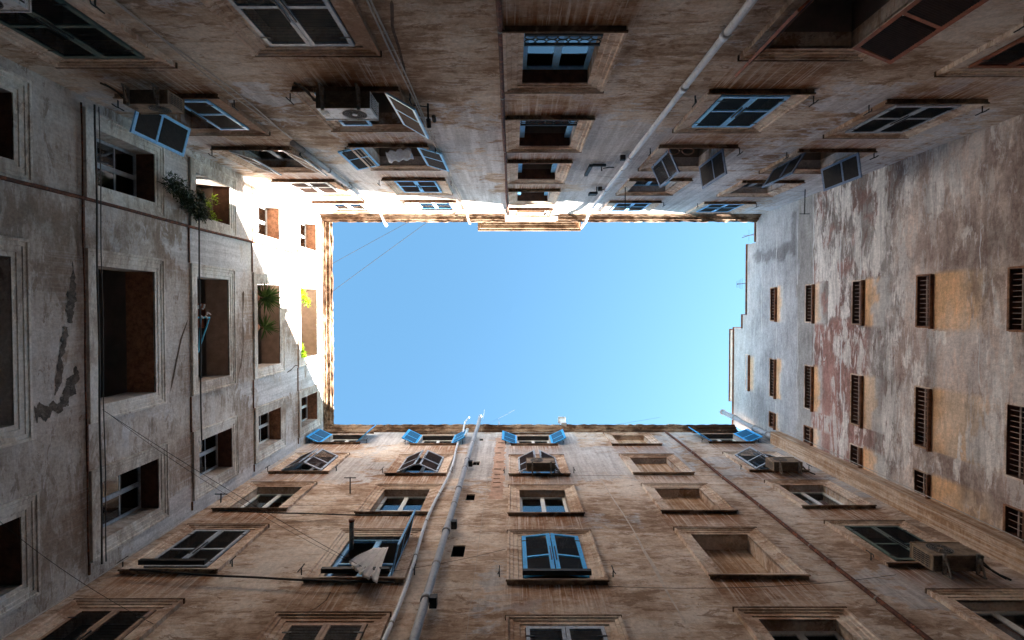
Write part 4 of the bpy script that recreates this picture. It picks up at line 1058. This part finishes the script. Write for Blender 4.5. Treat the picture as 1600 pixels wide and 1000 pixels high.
# hanging cloth at the lower window
mb = MB(); n, m_ = 48, 16; vs = []; fs = []
def cpt(x, y, d): u, z = px(BOT, x, y, d); return Vector((u, d, z))
cA, cB, cC, cD = cpt(583, 856, .12), cpt(607, 855, .10), cpt(545, 879, .34), cpt(588, 910, .30)
for i in range(n + 1):
    for j in range(m_ + 1):
        a = i / n; b = j / m_
        q = cA.lerp(cB, a).lerp(cC.lerp(cD, a), b)
        q.y += (.045 * math.sin(a * 21 + b * 2.5) + .02 * math.sin(a * 43 + b * 4)) * (.3 + .7 * b) * (.35 + b) ; q.z += -.10 * math.sin(a * math.pi) * b + .05 * math.sin(a * 19) * b ** 2 - .05 * math.sin(b * 5) * a
        vs.append(BOT(q.x, q.y, q.z))
for i in range(n):
    for j in range(m_): q = i * (m_ + 1) + j; fs.append((q, q + 1, q + m_ + 2, q + m_ + 1))
mb.add(vs, fs); o = mb.build('hanging_cloth', M['cloth'], smooth=True, recalc=False); so2 = o.modifiers.new('s', 'SOLIDIFY'); so2.thickness = .006
tag(o, 'pale greyish cloth hanging out of the dark window beside the square-on blue shutter', 'cloth')
# blue-grey cloth stuffed in an upper window
zc0 = bz(zr(TOP, 227), -3.27); mb = MB(); vs = []; fs = []
for i in range(11):
    for j in range(7):
        a, b = i / 10, j / 6
        vs.append(TOP(-3.45 + .75 * a, .08 + .16 * b + .03 * math.sin(a * 19 + j), zc0 + .25 + .42 * b - .30 * a + .04 * math.sin(i * 2.1 + j)))
for i in range(10):
    for j in range(6): q = i * 7 + j; fs.append((q, q + 1, q + 8, q + 7))
mb.add(vs, fs); o = mb.build('hanging_cloth', M['bluecloth'], smooth=True, recalc=False); s3 = o.modifiers.new('s', 'SOLIDIFY'); s3.thickness = .01
tag(o, 'crumpled pale blue cloth in the window with both shutters folded back', 'cloth')
# stove pipe
t = thing('stove_pipe', 'short rusty stove pipe poking out over the dark window with the cloth', 'stove pipe', P(BOT, 549, 848, .0))
u, z = px(BOT, 549, 850, .1); mb = MB(); mb.tube([BOT(u, -.02, z), BOT(u, .30, z + .02), BOT(u, .62, z + .03)], .055, 12); mb.build('tube', M['steel'], t, smooth=True)
mb = MB(); mb.tube([BOT(u, .62, z + .03), BOT(u, .68, z + .033)], .068, 12); mb.build('collar', M['rust'], t)
# plates on the sill
zs_ = bz(zr(TOP, 227), 4.95) - .14
for k, du in enumerate((-.32, .05)):
    mb = MB(); c = Vector(TOP(4.6 + du, .17, zs_ - .08)); ring_ = [c + Vector((math.cos(a) * .15, math.sin(a) * .09, 0)) for a in [i * math.pi / 10 for i in range(21)]]
    mb.tube(ring_, .014, 6, 0, False); tag(mb.build('iron_ring', M['pink_frame']), ('left' if k == 0 else 'right') + ' one of two pale rings on the ledge over the standing out shutters', 'ring', 'rings on the ledge')
# wall lamps / flood lights by the white pipe
for x, y, lab, s_ in ((935, 262, 'long dark bracket arm on the wall left of the white downpipe', 1), (928, 296, 'square dark floodlight on the wall left of the white downpipe', 0)):
    u, z = px(TOP, x, y, .1); t = thing('wall_bracket' if s_ else 'floodlight', lab, 'bracket' if s_ else 'lamp', TOP(u, 0, z))
    mb = MB()
    if s_: mb.box(TOP, u - .3, u - .2, .05, .13, z - .2, z + .9); mb.box(TOP, u - .2, u + .2, .03, .1, z - .18, z - .1)
    else: mb.box(TOP, u - .17, u + .12, .20, .28, z - .1, z + .25)
    mb.build('arm' if s_ else 'lamp_head', M['iron'], t)
    mb = MB(); mb.tube([TOP(u + .12, .15, z - .1), TOP(u + .3, .12, z - .12), TOP(u + .45, .12, z - .1)], .015, 6); mb.tube([TOP(u + .1, .0, z), TOP(u + .1, .2, z)], .02, 6)
    mb.build('bracket', M['iron'], t)
# black lantern arm on top wall
u, z = px(TOP, 671, 175, .1); t = thing('wall_lamp', 'small black wall fitting on a rod right of the grey cables', 'lamp', TOP(u, 0, z))
mb = MB(); mb.tube([TOP(u, 0, z - .2), TOP(u, .10, z - .2), TOP(u, .35, z - .15)], .022, 6); mb.tube([TOP(u - .3, .05, z - .25), TOP(u, .08, z - .22)], .012, 6); mb.build('arm', M['iron'], t)
mb = MB(); mb.tube([TOP(u, .3, z - .15), TOP(u, .45, z - .05)], .05, 8); mb.tube([TOP(u + .1, .22, z - .08), TOP(u + .1, .28, z + .04)], .045, 8); mb.build('bulb_holder', M['iron'], t)
# roof things
def mast(base, h, label, arms=4, lean=(0, 0)):
    t = thing('antenna', label, 'antenna', base, group='aerials on the roofs'); b = Vector(base); tp = b + Vector((lean[0], lean[1], h)); mb = MB(); mb.tube([b, tp], .018, 6); mb.build('mast', M['iron'], t)
    mb = MB()
    for k in range(arms):
        c = b.lerp(tp, .55 + .12 * k); mb.tube([c - Vector((0, .28 - .03 * k, 0)), c + Vector((0, .28 - .03 * k, 0))], .005, 5)
    mb.tube([b.lerp(tp, .5) - Vector((.3, 0, 0)), b.lerp(tp, .5) + Vector((.3, 0, 0))], .01, 5); mb.build('crossbars', M['iron'], t)
mast(RIG(-1.3, -.1, 24.9), 1.3, 'thin aerial above the first parapet step on the right', 5)
mast(RIG(-3.6, -.1, 24.05), 1.6, 'bare pole with a strut above the upper right corner', 1)
mast(BOT(-3.0 + 2.35, -.02, 24.2), 1.6, 'small aerial on the bottom roof edge right of the soil pipe', 2)
t = thing('chimney_pot', 'small white chimney pot on the bottom roof edge', 'chimney pot', BOT(2.45, .2, 24.1))
mb = MB(); mb.box(BOT, 2.33, 2.57, .16, .36, 24.0, 25.0); mb.build('shaft', M['white_frame'], t)
mb = MB(); mb.box(BOT, 2.27, 2.63, .10, .42, 25.002, 25.1); mb.box(BOT, 2.36, 2.54, .18, .34, 25.104, 25.35); mb.build('cap', M['white_frame'], t)
t = thing('vent_pipe', 'short white capped vent between the pale pipe and the grey soil pipe', 'vent', BOT(-2.0, .3, 23.2))
u, z = px(BOT, 730, 672, .4); mb = MB(); mb.tube([BOT(u, .36, z - .9), BOT(u, .38, z)], .055, 10); mb.build('tube', M['white_frame'], t, smooth=True)
mb = MB(); mb.tube([BOT(u, .38, z + .0), BOT(u, .39, z + .12)], .075, 10); mb.build('cap', M['white_frame'], t, smooth=True)
# iron brackets for clothes lines
for W, x, y, L, lab in ((BOT, 547, 771, .5, 'black iron bracket on the wall between the two white windows'), (BOT, 345, 790, .35, 'black iron bracket at the left corner by the white window'), (TOP, 1258, 296, .9, 'thin iron rod standing out of the wall near the right corner'), (TOP, 977, 290, .8, 'thin iron rod beside the dark window right of the white downpipe')):
    u, z = px(W, x, y, 0); t = thing('iron_bracket', lab, 'bracket', W(u, 0, z), group='iron brackets on the walls')
    mb = MB(); mb.tube([W(u, 0, z), W(u, L, z + .02)], .018, 6); mb.build('rod', M['iron'], t)
    mb = MB(); mb.tube([W(u - .18, L - .02, z + .02), W(u + .18, L - .02, z + .02)], .014, 6); mb.build('crossbar', M['iron'], t)
